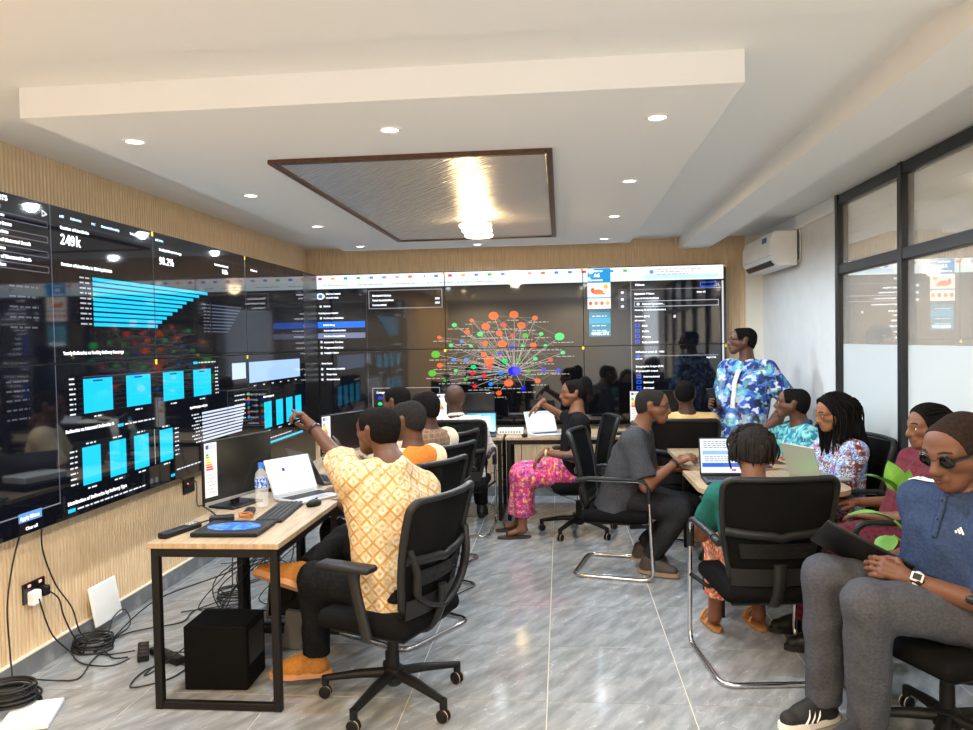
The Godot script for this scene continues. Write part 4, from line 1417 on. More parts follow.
func floor_items() -> void:
	var b: MB
	var t: Node3D
	t = thing("subwoofer", "matte black box speaker on the floor under the desk", "speaker", Vector3(0.865, 0, 4.30), 0.03)
	b = MB.new(); b.box(Vector3(0, 0.152, 0), Vector3(0.30, 0.30, 0.24), 0.005)
	part("cabinet", b, mat(rgb(13, 13, 14), 0.7, 0.0, 0.2), t)
	b = MB.new(); b.box(Vector3(0.151, 0.19, 0.0), Vector3(0.006, 0.16, 0.19), 0.002)
	part("back_panel", b, M.bezel, t)
	# old screen and frame leaning under the second desk
	t = thing("spare_screen", "black glossy spare screen leaning under the desk behind the speaker", "screen", Vector3(1.02, 0, 3.52), 0.15)
	var bs := Basis(Vector3.RIGHT, -0.5)
	b = MB.new(); b.box(Vector3(0, 0.158, -0.07), Vector3(0.5, 0.30, 0.02), 0.004, bs)
	part("housing", b, M.bezel, t)
	b = MB.new(); b.box(bs * Vector3(0, 0, 0.0105) + Vector3(0, 0.158, -0.07), Vector3(0.475, 0.275, 0.002), 0.0005, bs)
	part("glass", b, mat(rgb(8, 9, 14), 0.05), t)
	b = MB.new(); b.box(Vector3(1.07, 0.105, 3.92), Vector3(0.10, 0.20, 0.04), 0.004, Basis(Vector3.BACK, -0.12))
	solo("grey_bracket", b, mat(rgb(96, 94, 92), 0.5), "grey metal bracket standing between speaker and leaning screen", "bracket")
	# wall socket with plugs
	t = thing("wall_socket", "black wall socket with a white plug and red switch lights", "socket", Vector3(-0.15, 0.39, 4.25))
	b = MB.new(); b.box(Vector3(0.008, 0.015, 0), Vector3(0.012, 0.10, 0.16), 0.003)
	part("plate", b, M.bezel, t)
	b = MB.new(); b.box(Vector3(0.03, -0.012, 0.025), Vector3(0.04, 0.07, 0.06), 0.006)
	part("white_plug", b, M.white_plastic, t)
	b = MB.new(); b.box(Vector3(0.03, 0.0, -0.05), Vector3(0.04, 0.05, 0.045), 0.006)
	part("black_plug", b, M.black_plastic, t)
	for s in [-1, 1]:
		b = MB.new(); b.box(Vector3(0.016, 0.05, s * 0.04), Vector3(0.006, 0.014, 0.02), 0.002)
		part("switch_light", b, glow(Color(1.0, 0.12, 0.08), 0.8), t)
	t = thing("wall_socket", "black socket with a small red light on the wall behind the monitor", "socket", Vector3(-0.15, 0.62, 2.62))
	b = MB.new(); b.box(Vector3(0.008, 0.0, 0), Vector3(0.012, 0.10, 0.16), 0.003)
	part("plate", b, M.bezel, t)
	b = MB.new(); b.box(Vector3(0.017, 0.02, 0.03), Vector3(0.006, 0.012, 0.016), 0.002)
	part("switch_light", b, glow(Color(1.0, 0.12, 0.08), 0.8), t)
	b = MB.new(); b.box(Vector3(-0.095, 0.175, 3.73), Vector3(0.015, 0.22, 0.25), 0.004, Basis(Vector3.BACK, 0.18))
	solo("cover_plate", b, M.white_plastic, "square white cover plate leaning against the oak wall", "panel")
	b = MB.new(); b.box(Vector3(0.17, 0.012, 4.72), Vector3(0.20, 0.02, 0.26), 0.003, Basis(Vector3.UP, 0.35))
	solo("white_box_lid", b, M.white_plastic, "white flat carton on the floor beside the cable coil", "box")
	b = MB.new(); b.box(Vector3(0.05, 0.008, 4.90), Vector3(0.22, 0.012, 0.2), 0.002, Basis(Vector3.UP, 0.35))
	solo("cardboard_piece", b, mat(rgb(205, 172, 128), 0.8), "brown cardboard piece beside the white carton on the floor", "cardboard")
	coil("thick coil of black cable against the wall by the white cover plate", Vector3(-0.02, 0, 3.97), 0.10, 9, 0.07, 0.005, 2)
	coil("big heap of coiled black cable lying by the white carton", Vector3(-0.02, 0, 4.62), 0.13, 12, 0.10, 0.006, 3)
	coil("loose bundle of black cable on the floor under the second desk", Vector3(0.40, 0, 3.16), 0.09, 6, 0.06, 0.004, 4)
	# hanging leads
	cable("black lead hanging from the video wall to the big cable heap", [Vector3(-0.09, 0.76, 4.38), Vector3(-0.115, 0.60, 4.42), Vector3(-0.115, 0.40, 4.47), Vector3(-0.11, 0.18, 4.47), Vector3(-0.08, 0.07, 4.50)])
	cable("black lead hanging from the video wall past the wall socket", [Vector3(-0.09, 0.76, 4.24), Vector3(-0.115, 0.60, 4.21), Vector3(-0.11, 0.40, 4.13), Vector3(-0.10, 0.24, 4.02), Vector3(-0.08, 0.10, 3.99), Vector3(-0.04, 0.05, 3.97)])
	cable("black plug lead running from the wall socket to the cable coil", [Vector3(-0.10, 0.39, 4.20), Vector3(-0.08, 0.33, 4.15), Vector3(-0.09, 0.22, 4.10), Vector3(-0.07, 0.08, 4.04), Vector3(-0.03, 0.03, 3.98)])
	cable("black lead drooping from the white plug to the skirting", [Vector3(-0.10, 0.37, 4.27), Vector3(-0.09, 0.25, 4.24), Vector3(-0.10, 0.14, 4.17), Vector3(-0.07, 0.03, 4.09), Vector3(0.0, 0.008, 4.14), Vector3(0.1, 0.008, 4.19), Vector3(0.22, 0.008, 4.19), Vector3(0.27, 0.015, 4.12)])
	cable("black cable curving from the big heap to the power strip", [Vector3(-0.04, 0.05, 4.45), Vector3(0.05, 0.008, 4.37), Vector3(0.14, 0.008, 4.34), Vector3(0.08, 0.008, 4.14), Vector3(0.07, 0.008, 4.02), Vector3(0.17, 0.008, 4.10), Vector3(0.25, 0.015, 4.10)])
	cable("black cable running from the wall coil under the desk", [Vector3(0.06, 0.03, 3.92), Vector3(0.02, 0.008, 3.84), Vector3(0.07, 0.008, 3.74), Vector3(0.15, 0.008, 3.68), Vector3(0.28, 0.008, 3.58), Vector3(0.26, 0.008, 3.40), Vector3(0.35, 0.008, 3.2)])
	cable("black cable looped on the floor beside the desk leg", [Vector3(0.62, 0.008, 4.20), Vector3(0.58, 0.008, 4.34), Vector3(0.45, 0.008, 4.42), Vector3(0.42, 0.008, 4.24), Vector3(0.50, 0.008, 4.12)])
	cable("black cable looping up from the coil beside the cover plate", [Vector3(0.03, 0.05, 3.92), Vector3(-0.02, 0.10, 3.78), Vector3(0.0, 0.12, 3.70), Vector3(0.07, 0.05, 3.78), Vector3(0.0, 0.008, 3.98), Vector3(0.1, 0.008, 4.06), Vector3(0.25, 0.02, 4.03)])
	# power strips
	var k := 0
	for q in [[Vector3(0.30, 0.02, 4.04), 0.5, 0.2, "short black power strip on the floor by the desk"], [Vector3(0.45, 0.02, 4.08), 1.0, 0.26, "long black power strip lying behind the desk leg"]]:
		t = thing("power_strip", q[3], "power strip", q[0], q[1], "black power strips on the floor")
		b = MB.new(); b.box(Vector3.ZERO, Vector3(0.055, 0.036, q[2]), 0.005)
		part("housing", b, M.black_plastic, t)
		b = MB.new()
		for i in 3: b.lathe([Vector2(0.0, 0.0195), Vector2(0.017, 0.0195)], 12, Vector3(0, 0, (i - 1) * 0.06), Basis.IDENTITY, true)
		part("outlets", b, M.bezel, t)
		k += 1
	# tangle of leads below the desktops
	var rng := RandomNumberGenerator.new()
	rng.seed = 12
	for i in 16:
		var z := 4.0 - i * 0.13 + rng.randf_range(-0.08, 0.08)
		var a := Vector3(0.68 + rng.randf_range(0.03, 0.3), 0.69, z)
		var e := Vector3(rng.randf_range(0.15, 0.75), 0.008, z + rng.randf_range(-0.35, 0.3))
		var pts := [a, a + Vector3(rng.randf_range(-0.1, 0.05), -0.22, rng.randf_range(-0.1, 0.1)), a.lerp(e, 0.6) + Vector3(rng.randf_range(-0.15, 0.1), -0.05, rng.randf_range(-0.15, 0.15)), e + Vector3(rng.randf_range(-0.1, 0.1), 0.02, 0.05), e + Vector3(rng.randf_range(-0.2, 0.2), 0, rng.randf_range(-0.25, 0.2)), e + Vector3(rng.randf_range(-0.3, 0.1), 0, rng.randf_range(-0.3, 0.3))]
		cable("thin black lead dropping from a left desk into the tangle on the floor", pts, 0.0035, null, "desk_lead", "leads tangled under the left desks")
	for i in 7:
		var x := 0.9 + i * 0.42 + rng.randf_range(-0.1, 0.1)
		var a := Vector3(x, 0.69, 0.6)
		cable("thin black lead hanging under the back desks", [a, a + Vector3(rng.randf_range(-0.2, 0.2), -0.25, 0.1), Vector3(x + rng.randf_range(-0.3, 0.3), 0.2, 0.5), Vector3(x + rng.randf_range(-0.3, 0.3), 0.008, 0.7), Vector3(x + rng.randf_range(-0.4, 0.4), 0.008, 0.9)], 0.0035, null, "back_desk_lead", "leads hanging under the back desks")
	cable("black lead rising from the socket to the monitor on the desk", [Vector3(-0.12, 0.62, 2.66), Vector3(0.1, 0.72, 3.0), Vector3(0.4, 0.70, 3.6), Vector3(0.60, 0.765, 3.95), Vector3(0.70, 0.755, 4.05), Vector3(0.78, 0.757, 4.16)])
	cable("pair of black leads hanging under the video panel behind the monitor", [Vector3(-0.09, 0.76, 2.95), Vector3(-0.1, 0.70, 2.80), Vector3(-0.11, 0.64, 2.70), Vector3(-0.13, 0.62, 2.65)])
	# bag and plant between the chairs on the right
	t = thing("backpack", "grey patterned cloth bag on the floor behind the man in navy polo", "bag", Vector3(3.80, 0, 4.30), 0.3)
	b = MB.new(); b.rbox(Vector3(0, 0.165, 0), Vector3(0.16, 0.33, 0.24), 0.06, Basis.IDENTITY, 8)
	part("body", b, tri_mat(noise_tex([[0.0, rgb(46, 40, 36)], [0.5, rgb(92, 84, 76)], [0.7, rgb(60, 54, 50)], [1.0, rgb(128, 118, 106)]], 0.05, 128, FastNoiseLite.TYPE_CELLULAR, 8, 3), 5.0, 0.9), t)
	b = MB.new(); b.tube(curve([Vector3(-0.03, 0.31, 0), Vector3(-0.02, 0.37, 0), Vector3(0.02, 0.37, 0), Vector3(0.03, 0.31, 0)], 5), 0.008, 6)
	part("handle", b, M.black_plastic, t)
	plant()

func leaf(base: Vector3, tip: Vector3, w: float, up: Vector3) -> MB:
	var b := MB.new()
	var rows := 10
	var ax := tip - base
	var sd := ax.cross(up).normalized()
	var nn := sd.cross(ax).normalized()
	for s in [1.0, -1.0]:
		var first := b.v.size()
		for i in rows + 1:
			var t := float(i) / rows
			var c := base + ax * t + nn * (0.10 * ax.length() * sin(t * PI))
			var hw := w * pow(sin(PI * pow(t, 0.75)), 0.8) * 0.5
			for j in 5:
				var q := (j - 2) / 2.0
				b.vert(c + sd * hw * q + nn * (absf(q) * hw * 0.25 + s * 0.0008), nn * s, Vector2(q, t))
		for i in rows:
			for j in 4:
				var o := first + i * 5 + j
				b.quad(o, o + 1, o + 6, o + 5)
	return b

func plant() -> void:
	var t := thing("potted_plant", "leafy green houseplant between the woman in red and the man in navy", "plant", Vector3(4.33, 0, 4.10))
	var b := MB.new()
	b.lathe([Vector2(0.0, 0.0), Vector2(0.085, 0.0), Vector2(0.11, 0.2), Vector2(0.10, 0.2), Vector2(0.095, 0.18), Vector2(0.0, 0.18)], 20, Vector3.ZERO, Basis.IDENTITY, true)
	part("pot", b, mat(rgb(34, 32, 31), 0.5), t)
	var g := tri_mat(noise_tex([[0.0, rgb(92, 150, 52)], [1.0, rgb(140, 196, 84)]], 0.02, 128), 3.0, 0.45)
	g.backlight_enabled = true
	g.backlight = Color(0.25, 0.35, 0.1)
	var tips := [[Vector3(-0.27, 0.85, -0.05), Vector3(-0.44, 0.94, -0.03), 0.10], [Vector3(-0.28, 0.86, -0.05), Vector3(-0.31, 1.00, -0.07), 0.10], [Vector3(-0.27, 0.85, -0.03), Vector3(-0.24, 0.97, -0.01), 0.07], [Vector3(-0.31, 0.73, 0.0), Vector3(-0.53, 0.76, 0.02), 0.08], [Vector3(-0.33, 0.67, 0.04), Vector3(-0.40, 0.57, 0.08), 0.11], [Vector3(-0.05, 0.62, -0.08), Vector3(-0.12, 0.70, -0.28), 0.11]]
	for q in tips:
		b = MB.new()
		b.tube(curve([Vector3(0, 0.17, 0), Vector3(q[0].x * 0.3, lerpf(0.17, q[0].y, 0.6), q[0].z * 0.3), q[0]], 5), 0.006, 6)
		part("stalk", b, g, t)
		b = leaf(q[0], q[1], q[2], Vector3.UP if absf((q[1] - q[0]).normalized().y) < 0.8 else Vector3.BACK)
		part("leaf", b, g, t)

const POSE := {
	"pointing": [[1.754, 0.500, 4.400], [1.723, 0.832, 4.364], [1.703, 1.053, 4.340], [1.626, 1.190, 4.280], [-0.840, 0.000, -0.543], [1.548, 0.976, 4.420], [1.403, 1.047, 4.170], [1.236, 1.184, 4.030], [1.723, 0.480, 4.494], [1.359, 0.526, 4.420], [1.316, 0.127, 4.320], [1.210, 0.062, 4.340], [1.819, 0.901, 4.200], [1.683, 0.770, 4.114], [1.443, 0.688, 4.020], [1.785, 0.480, 4.306], [1.389, 0.606, 4.020], [1.268, 0.535, 4.330], [1.124, 0.480, 4.400]],
	"orange": [[1.580, 0.520, 3.560], [1.628, 0.807, 3.560], [1.660, 0.998, 3.560], [1.622, 1.161, 3.550], [-0.909, -0.101, -0.404], [1.555, 0.934, 3.719], [1.468, 0.680, 3.828], [1.246, 0.727, 3.700], [1.532, 0.500, 3.642], [1.146, 0.504, 3.430], [1.120, 0.085, 3.435], [0.974, 0.030, 3.348], [1.743, 0.934, 3.401], [1.479, 0.825, 3.452], [1.230, 0.776, 3.509], [1.628, 0.500, 3.478], [1.256, 0.504, 3.244], [1.247, 0.085, 3.219], [1.100, 0.030, 3.133]],
	"stripe": [[1.560, 0.520, 2.930], [1.613, 0.824, 2.942], [1.648, 1.027, 2.950], [1.613, 1.175, 2.950], [-0.796, -0.100, -0.597], [1.543, 0.963, 3.107], [1.329, 0.812, 2.983], [1.132, 0.740, 2.829], [1.512, 0.500, 3.012], [1.126, 0.504, 2.800], [1.100, 0.085, 2.805], [0.954, 0.030, 2.718], [1.731, 0.963, 2.788], [1.499, 0.823, 2.686], [1.265, 0.741, 2.605], [1.608, 0.500, 2.848], [1.236, 0.504, 2.614], [1.227, 0.085, 2.589], [1.080, 0.030, 2.503]],
	"far": [[1.460, 0.520, 2.330], [1.391, 0.821, 2.372], [1.345, 1.021, 2.400], [1.312, 1.179, 2.400], [-0.909, -0.101, -0.404], [1.284, 0.958, 2.560], [1.160, 0.704, 2.497], [1.023, 0.740, 2.278], [1.421, 0.500, 2.417], [1.014, 0.504, 2.250], [0.989, 0.085, 2.257], [0.834, 0.030, 2.188], [1.435, 0.958, 2.222], [1.382, 0.705, 2.091], [1.129, 0.740, 2.041], [1.499, 0.500, 2.243], [1.102, 0.504, 2.052], [1.090, 0.085, 2.029], [0.935, 0.030, 1.960]],
	"white": [[1.610, 0.520, 1.300], [1.596, 0.781, 1.276], [1.586, 0.955, 1.260], [1.578, 1.117, 1.240], [-0.099, -0.099, -0.990], [1.401, 0.889, 1.262], [1.369, 0.652, 1.088], [1.486, 0.744, 0.869], [1.513, 0.500, 1.298], [1.509, 0.513, 0.849], [1.493, 0.085, 0.828], [1.496, 0.030, 0.655], [1.778, 0.889, 1.270], [1.842, 0.652, 1.105], [1.751, 0.744, 0.874], [1.707, 0.500, 1.302], [1.729, 0.513, 0.854], [1.746, 0.085, 0.833], [1.750, 0.030, 0.660]],
	"woman_black": [[2.580, 0.520, 1.420], [2.601, 0.804, 1.420], [2.615, 0.994, 1.420], [2.586, 1.158, 1.400], [-0.994, -0.050, 0.099], [2.637, 0.931, 1.597], [2.587, 0.664, 1.670], [2.343, 0.701, 1.620], [2.594, 0.500, 1.511], [2.174, 0.492, 1.588], [2.157, 0.085, 1.607], [1.994, 0.030, 1.631], [2.584, 0.931, 1.243], [2.517, 0.912, 0.970], [2.310, 1.047, 1.020], [2.566, 0.500, 1.329], [2.143, 0.492, 1.379], [2.121, 0.085, 1.365], [1.958, 0.030, 1.390]],
	"grey": [[2.880, 0.530, 2.420], [2.968, 0.796, 2.420], [3.027, 0.973, 2.420], [3.114, 1.134, 2.450], [0.988, -0.119, 0.099], [3.056, 0.908, 2.232], [3.101, 0.617, 2.155], [3.278, 0.689, 2.350], [2.906, 0.510, 2.324], [3.370, 0.432, 2.360], [3.023, 0.124, 2.350], [3.118, 0.046, 2.420], [2.955, 0.908, 2.608], [3.038, 0.632, 2.704], [3.249, 0.771, 2.600], [2.854, 0.510, 2.516], [3.278, 0.442, 2.600], [3.056, 0.097, 2.550], [3.178, -0.004, 2.620]],
	"tan": [[3.470, 0.520, 1.380], [3.505, 0.788, 1.344], [3.529, 0.966, 1.320], [3.510, 1.131, 1.300], [0.196, -0.049, -0.979], [3.330, 0.900, 1.319], [3.257, 0.652, 1.171], [3.358, 0.747, 0.941], [3.372, 0.500, 1.375], [3.382, 0.517, 0.922], [3.366, 0.085, 0.900], [3.375, 0.030, 0.726], [3.711, 0.900, 1.338], [3.742, 0.651, 1.176], [3.625, 0.747, 0.955], [3.568, 0.500, 1.385], [3.603, 0.517, 0.933], [3.621, 0.085, 0.913], [3.630, 0.030, 0.738]],
	"standing": [[3.930, 0.900, 1.360], [3.980, 1.189, 1.342], [4.013, 1.381, 1.330], [3.967, 1.561, 1.330], [-0.993, 0.052, -0.105], [4.118, 1.317, 1.478], [4.274, 1.090, 1.568], [4.099, 0.901, 1.600], [3.989, 0.880, 1.434], [3.868, 0.469, 1.535], [3.992, 0.080, 1.438], [3.860, 0.030, 1.544], [3.886, 1.317, 1.190], [3.809, 1.038, 1.202], [3.731, 1.042, 1.450], [3.871, 0.880, 1.286], [3.745, 0.469, 1.382], [3.868, 0.080, 1.282], [3.735, 0.030, 1.388]],
	"teal": [[4.130, 0.520, 2.260], [4.140, 0.793, 2.272], [4.146, 0.975, 2.280], [4.086, 1.123, 2.280], [-0.927, 0.103, -0.361], [4.162, 0.910, 2.461], [4.116, 0.645, 2.570], [3.890, 0.753, 2.500], [4.139, 0.500, 2.355], [3.703, 0.504, 2.412], [3.685, 0.085, 2.430], [3.516, 0.030, 2.447], [4.125, 0.910, 2.093], [3.841, 0.861, 2.124], [4.055, 1.009, 2.120], [4.121, 0.500, 2.165], [3.682, 0.504, 2.196], [3.660, 0.085, 2.181], [3.491, 0.030, 2.198]],
	"woman_long_hair": [[4.190, 0.520, 2.850], [4.209, 0.782, 2.850], [4.222, 0.956, 2.850], [4.165, 1.114, 2.860], [-0.966, -0.241, 0.097], [4.235, 0.893, 3.029], [4.120, 0.642, 3.080], [3.953, 0.788, 2.960], [4.199, 0.500, 2.942], [3.776, 0.492, 2.998], [3.758, 0.085, 3.016], [3.594, 0.030, 3.032], [4.200, 0.893, 2.671], [3.999, 0.696, 2.662], [3.772, 0.733, 2.765], [4.181, 0.500, 2.758], [3.755, 0.492, 2.787], [3.734, 0.085, 2.773], [3.570, 0.030, 2.789]],
	"woman_dreads": [[3.480, 0.520, 3.970], [3.464, 0.716, 3.868], [3.454, 0.847, 3.800], [3.469, 1.000, 3.720], [0.048, -0.242, -0.969], [3.280, 0.791, 3.850], [3.205, 0.566, 3.700], [3.358, 0.581, 3.500], [3.389, 0.500, 3.981], [3.324, 0.492, 3.559], [3.306, 0.085, 3.542], [3.286, 0.030, 3.378], [3.637, 0.791, 3.808], [3.684, 0.551, 3.669], [3.557, 0.733, 3.550], [3.571, 0.500, 3.959], [3.534, 0.492, 3.534], [3.548, 0.085, 3.512], [3.528, 0.030, 3.349]],
	"woman_red": [[4.240, 0.520, 3.660], [4.317, 0.797, 3.708], [4.369, 0.982, 3.740], [4.331, 1.124, 3.740], [-0.990, -0.099, 0.099], [4.361, 0.922, 3.909], [4.272, 0.667, 3.832], [4.088, 0.653, 3.660], [4.245, 0.500, 3.752], [3.819, 0.492, 3.787], [3.800, 0.085, 3.804], [3.636, 0.030, 3.813], [4.343, 0.922, 3.550], [4.365, 0.674, 3.420], [4.114, 0.671, 3.400], [4.235, 0.500, 3.568], [3.809, 0.492, 3.576], [3.788, 0.085, 3.560], [3.624, 0.030, 3.569]],
	"navy": [[3.990, 0.560, 4.750], [3.987, 0.826, 4.780], [3.985, 1.003, 4.800], [3.947, 1.160, 4.820], [-0.855, -0.302, 0.422], [4.057, 0.934, 4.977], [3.985, 0.634, 5.006], [3.756, 0.695, 4.860], [4.027, 0.540, 4.845], [3.590, 0.620, 4.920], [3.626, 0.130, 4.820], [3.489, 0.107, 4.880], [3.914, 0.934, 4.608], [4.086, 0.737, 4.440], [3.829, 0.666, 4.520], [3.953, 0.540, 4.655], [3.540, 0.621, 4.600], [3.550, 0.091, 4.560], [3.412, 0.066, 4.620]],
}

# ---------------------------------------------------------------- people: smooth-joined tapered bones meshed as surface nets
func nets(out: MB, bones: Array, cell: float, k: float, planes := [], wob := 0.0) -> void:
	var lo := Vector3.ONE * 1e9
	var hi := Vector3.ONE * -1e9
	for q in bones:
		var rm := maxf(q[2], q[3]) + k * 0.5 + cell * 3.0
		var e := Vector3(rm, rm, rm)
		lo = lo.min(q[0] - e).min(q[1] - e)
		hi = hi.max(q[0] + e).max(q[1] + e)
	var nx := int((hi.x - lo.x) / cell) + 2
	var ny := int((hi.y - lo.y) / cell) + 2
	var nz := int((hi.z - lo.z) / cell) + 2
	var g := PackedFloat32Array()
	g.resize(nx * ny * nz)
	g.fill(1.0)
	var flag := PackedByteArray()
	flag.resize(nx * ny * nz)
	var cand := PackedInt32Array()
	var tol := cell * 1.8 + k * 0.3 + wob
	for q in bones:
		var a: Vector3 = q[0]
		var ab: Vector3 = q[1] - a
		var ra: float = q[2]
		var dr: float = q[3] - ra
		var cut: int = q[4] if q.size() > 4 else 0
		var l2 := maxf(ab.length_squared(), 1e-9)
		var ln := sqrt(l2)
		var rm := maxf(q[2], q[3]) + k + cell * 2.0
		var mn: Vector3 = (a.min(q[1]) - lo - Vector3(rm, rm, rm)) / cell
		var mx: Vector3 = (a.max(q[1]) - lo + Vector3(rm, rm, rm)) / cell
		var x0 := maxi(int(mn.x), 1)
		var x1 := mini(int(mx.x) + 1, nx - 2)
		var y0 := maxi(int(mn.y), 1)
		var y1 := mini(int(mx.y) + 1, ny - 2)
		var z0 := maxi(int(mn.z), 1)
		var z1 := mini(int(mx.z) + 1, nz - 2)
		for z in range(z0, z1 + 1):
			for y in range(y0, y1 + 1):
				var row := (z * ny + y) * nx
				for x in range(x0, x1 + 1):
					var p := lo + Vector3(x, y, z) * cell - a
					var tt := p.dot(ab) / l2
					var t := clampf(tt, 0.0, 1.0)
					var d := (p - ab * t).length() - ra - dr * t
					if cut:
						if cut & 1: d = maxf(d, (tt - 1.0) * ln)
						if cut & 2: d = maxf(d, -tt * ln)
					if d > rm: continue
					var i := row + x
					var o := g[i]
					var h := k - absf(o - d)
					var m := minf(o, d)
					if h > 0.0: m -= h * h / k * 0.25
					g[i] = m
					if flag[i] == 0 and d < tol and d > -tol:
						flag[i] = 1
						cand.append(i)
	var nxy := nx * ny
	var fn: FastNoiseLite = null
	if wob > 0.0:
		fn = FastNoiseLite.new()
		fn.seed = 3; fn.frequency = 9.0; fn.fractal_octaves = 2
	if wob > 0.0 or planes.size():
		for i in cand:
			var x := i % nx
			var y := (i / nx) % ny
			var z := i / nxy
			var p := lo + Vector3(x, y, z) * cell
			var d := g[i]
			if fn: d += fn.get_noise_3d(p.x, p.y * 0.7, p.z) * wob
			for pl in planes:
				d = maxf(d, (p - pl[0]).dot(pl[1]))
			g[i] = d
		if planes.size():
			# cells beyond the surface band also obey the planes
			for i in g.size():
				if flag[i] == 0 and g[i] < 0.0:
					var p := lo + Vector3(i % nx, (i / nx) % ny, i / nxy) * cell
					var d := g[i]
					for pl in planes:
						d = maxf(d, (p - pl[0]).dot(pl[1]))
					g[i] = d
					if d > -tol:
						flag[i] = 1
						cand.append(i)
	var at := {}
	for i in cand:
		var c0 := g[i]; var c1 := g[i + 1]; var c2 := g[i + nx]; var c3 := g[i + nx + 1]
		var c4 := g[i + nxy]; var c5 := g[i + nxy + 1]; var c6 := g[i + nxy + nx]; var c7 := g[i + nxy + nx + 1]
		var s := int(c0 < 0.0) + int(c1 < 0.0) + int(c2 < 0.0) + int(c3 < 0.0) + int(c4 < 0.0) + int(c5 < 0.0) + int(c6 < 0.0) + int(c7 < 0.0)
		if s == 0 or s == 8: continue
		var sum := Vector3.ZERO
		var n := 0.0
		if (c0 < 0.0) != (c1 < 0.0): sum += Vector3(c0 / (c0 - c1), 0, 0); n += 1.0
		if (c2 < 0.0) != (c3 < 0.0): sum += Vector3(c2 / (c2 - c3), 1, 0); n += 1.0
		if (c4 < 0.0) != (c5 < 0.0): sum += Vector3(c4 / (c4 - c5), 0, 1); n += 1.0
		if (c6 < 0.0) != (c7 < 0.0): sum += Vector3(c6 / (c6 - c7), 1, 1); n += 1.0
		if (c0 < 0.0) != (c2 < 0.0): sum += Vector3(0, c0 / (c0 - c2), 0); n += 1.0
		if (c1 < 0.0) != (c3 < 0.0): sum += Vector3(1, c1 / (c1 - c3), 0); n += 1.0
		if (c4 < 0.0) != (c6 < 0.0): sum += Vector3(0, c4 / (c4 - c6), 1); n += 1.0
		if (c5 < 0.0) != (c7 < 0.0): sum += Vector3(1, c5 / (c5 - c7), 1); n += 1.0
		if (c0 < 0.0) != (c4 < 0.0): sum += Vector3(0, 0, c0 / (c0 - c4)); n += 1.0
		if (c1 < 0.0) != (c5 < 0.0): sum += Vector3(1, 0, c1 / (c1 - c5)); n += 1.0
		if (c2 < 0.0) != (c6 < 0.0): sum += Vector3(0, 1, c2 / (c2 - c6)); n += 1.0
		if (c3 < 0.0) != (c7 < 0.0): sum += Vector3(1, 1, c3 / (c3 - c7)); n += 1.0
		var x := i % nx
		var y := (i / nx) % ny
		var z := i / nxy
		var nn := Vector3(c1 + c3 + c5 + c7 - c0 - c2 - c4 - c6, c2 + c3 + c6 + c7 - c0 - c1 - c4 - c5, c4 + c5 + c6 + c7 - c0 - c1 - c2 - c3).normalized()
		at[i] = out.vert(lo + (Vector3(x, y, z) + sum / n) * cell, nn)
	for i in at:
		var c := g[i] < 0.0
		for ax in 3:
			var st: int = [1, nx, nxy][ax]
			if (g[i + st] < 0.0) == c: continue
			var s1: int = [nx, nxy, 1][ax]
			var s2: int = [nxy, 1, nx][ax]
			if at.has(i - s1) and at.has(i - s2) and at.has(i - s1 - s2):
				out.quad(at[i], at[i - s1], at[i - s1 - s2], at[i - s2])

func hand(out: MB, w: Vector3, d: Vector3, pn: Vector3, s: float, thumb: float, curl: float, pointing: bool, cell: float) -> void:
	# d: along the hand; pn: out of the palm; thumb: +1 or -1 along the side axis
	d = d.normalized()
	pn = (pn - d * pn.dot(d)).normalized()
	var sd := d.cross(pn) * thumb
	var b := []
	b.append([w - d * 0.03 * s, w + d * 0.015 * s, 0.026 * s, 0.024 * s])
	for q in [0.024, 0.004, -0.018]:
		b.append([w + sd * q * 0.6 * s + d * 0.01 * s, w + sd * q * s + d * 0.082 * s, 0.019 * s, 0.0145 * s])
	for f in 4:
		var c := curl
		if pointing: c = 0.05 if f == 0 else 1.25
		var p: Vector3 = w + (sd * [0.032, 0.0105, -0.011, -0.031][f] + d * [0.086, 0.09, 0.086, 0.077][f]) * s
		var dd := d.rotated(d.cross(pn).normalized(), c * 0.6) if c != 0.0 else d
		var ln: float = [0.072, 0.080, 0.074, 0.058][f] * s
		var r := 0.0092 * s
		for sg in 3:
			var e: Vector3 = p + dd * ln * [0.45, 0.30, 0.25][sg]
			b.append([p, e, r, r * 0.93])
			p = e
			r *= 0.93
			dd = dd.rotated(d.cross(pn).normalized(), c * 0.75)
	var t0 := w + (sd * 0.018 + d * 0.022) * s
	var t1 := t0 + (d * 0.55 + sd * 0.75 + pn * 0.25).normalized() * 0.042 * s
	var t2 := t1 + (d * 0.85 + sd * (0.35 - 0.5 * curl) + pn * 0.35).normalized() * 0.032 * s
	var t3 := t2 + (d * 0.9 + sd * (0.1 - 0.5 * curl) + pn * 0.35).normalized() * 0.026 * s
	b.append([t0, t1, 0.016 * s, 0.012 * s])
	b.append([t1, t2, 0.0115 * s, 0.0105 * s])
	b.append([t2, t3, 0.0105 * s, 0.009 * s])
	nets(out, b, cell, 0.007)

func head_axes(look: Vector3) -> Basis:
	# columns: right of the face, up, forward
	var f := look.normalized()
	var r := Vector3.UP.cross(f).normalized()
	return Basis(r, f.cross(r), f)

func skull(h: Vector3, A: Basis, s: float, grow := 0.0) -> Array:
	return [
		[h + A * Vector3(0, 0.032, -0.040) * s, h + A * Vector3(0, 0.034, 0.022) * s, 0.078 * s + grow, 0.070 * s + grow],
		[h + A * Vector3(0, 0.0, -0.035) * s, h + A * Vector3(0, 0.0, 0.03) * s, 0.070 * s + grow, 0.060 * s + grow],
	]

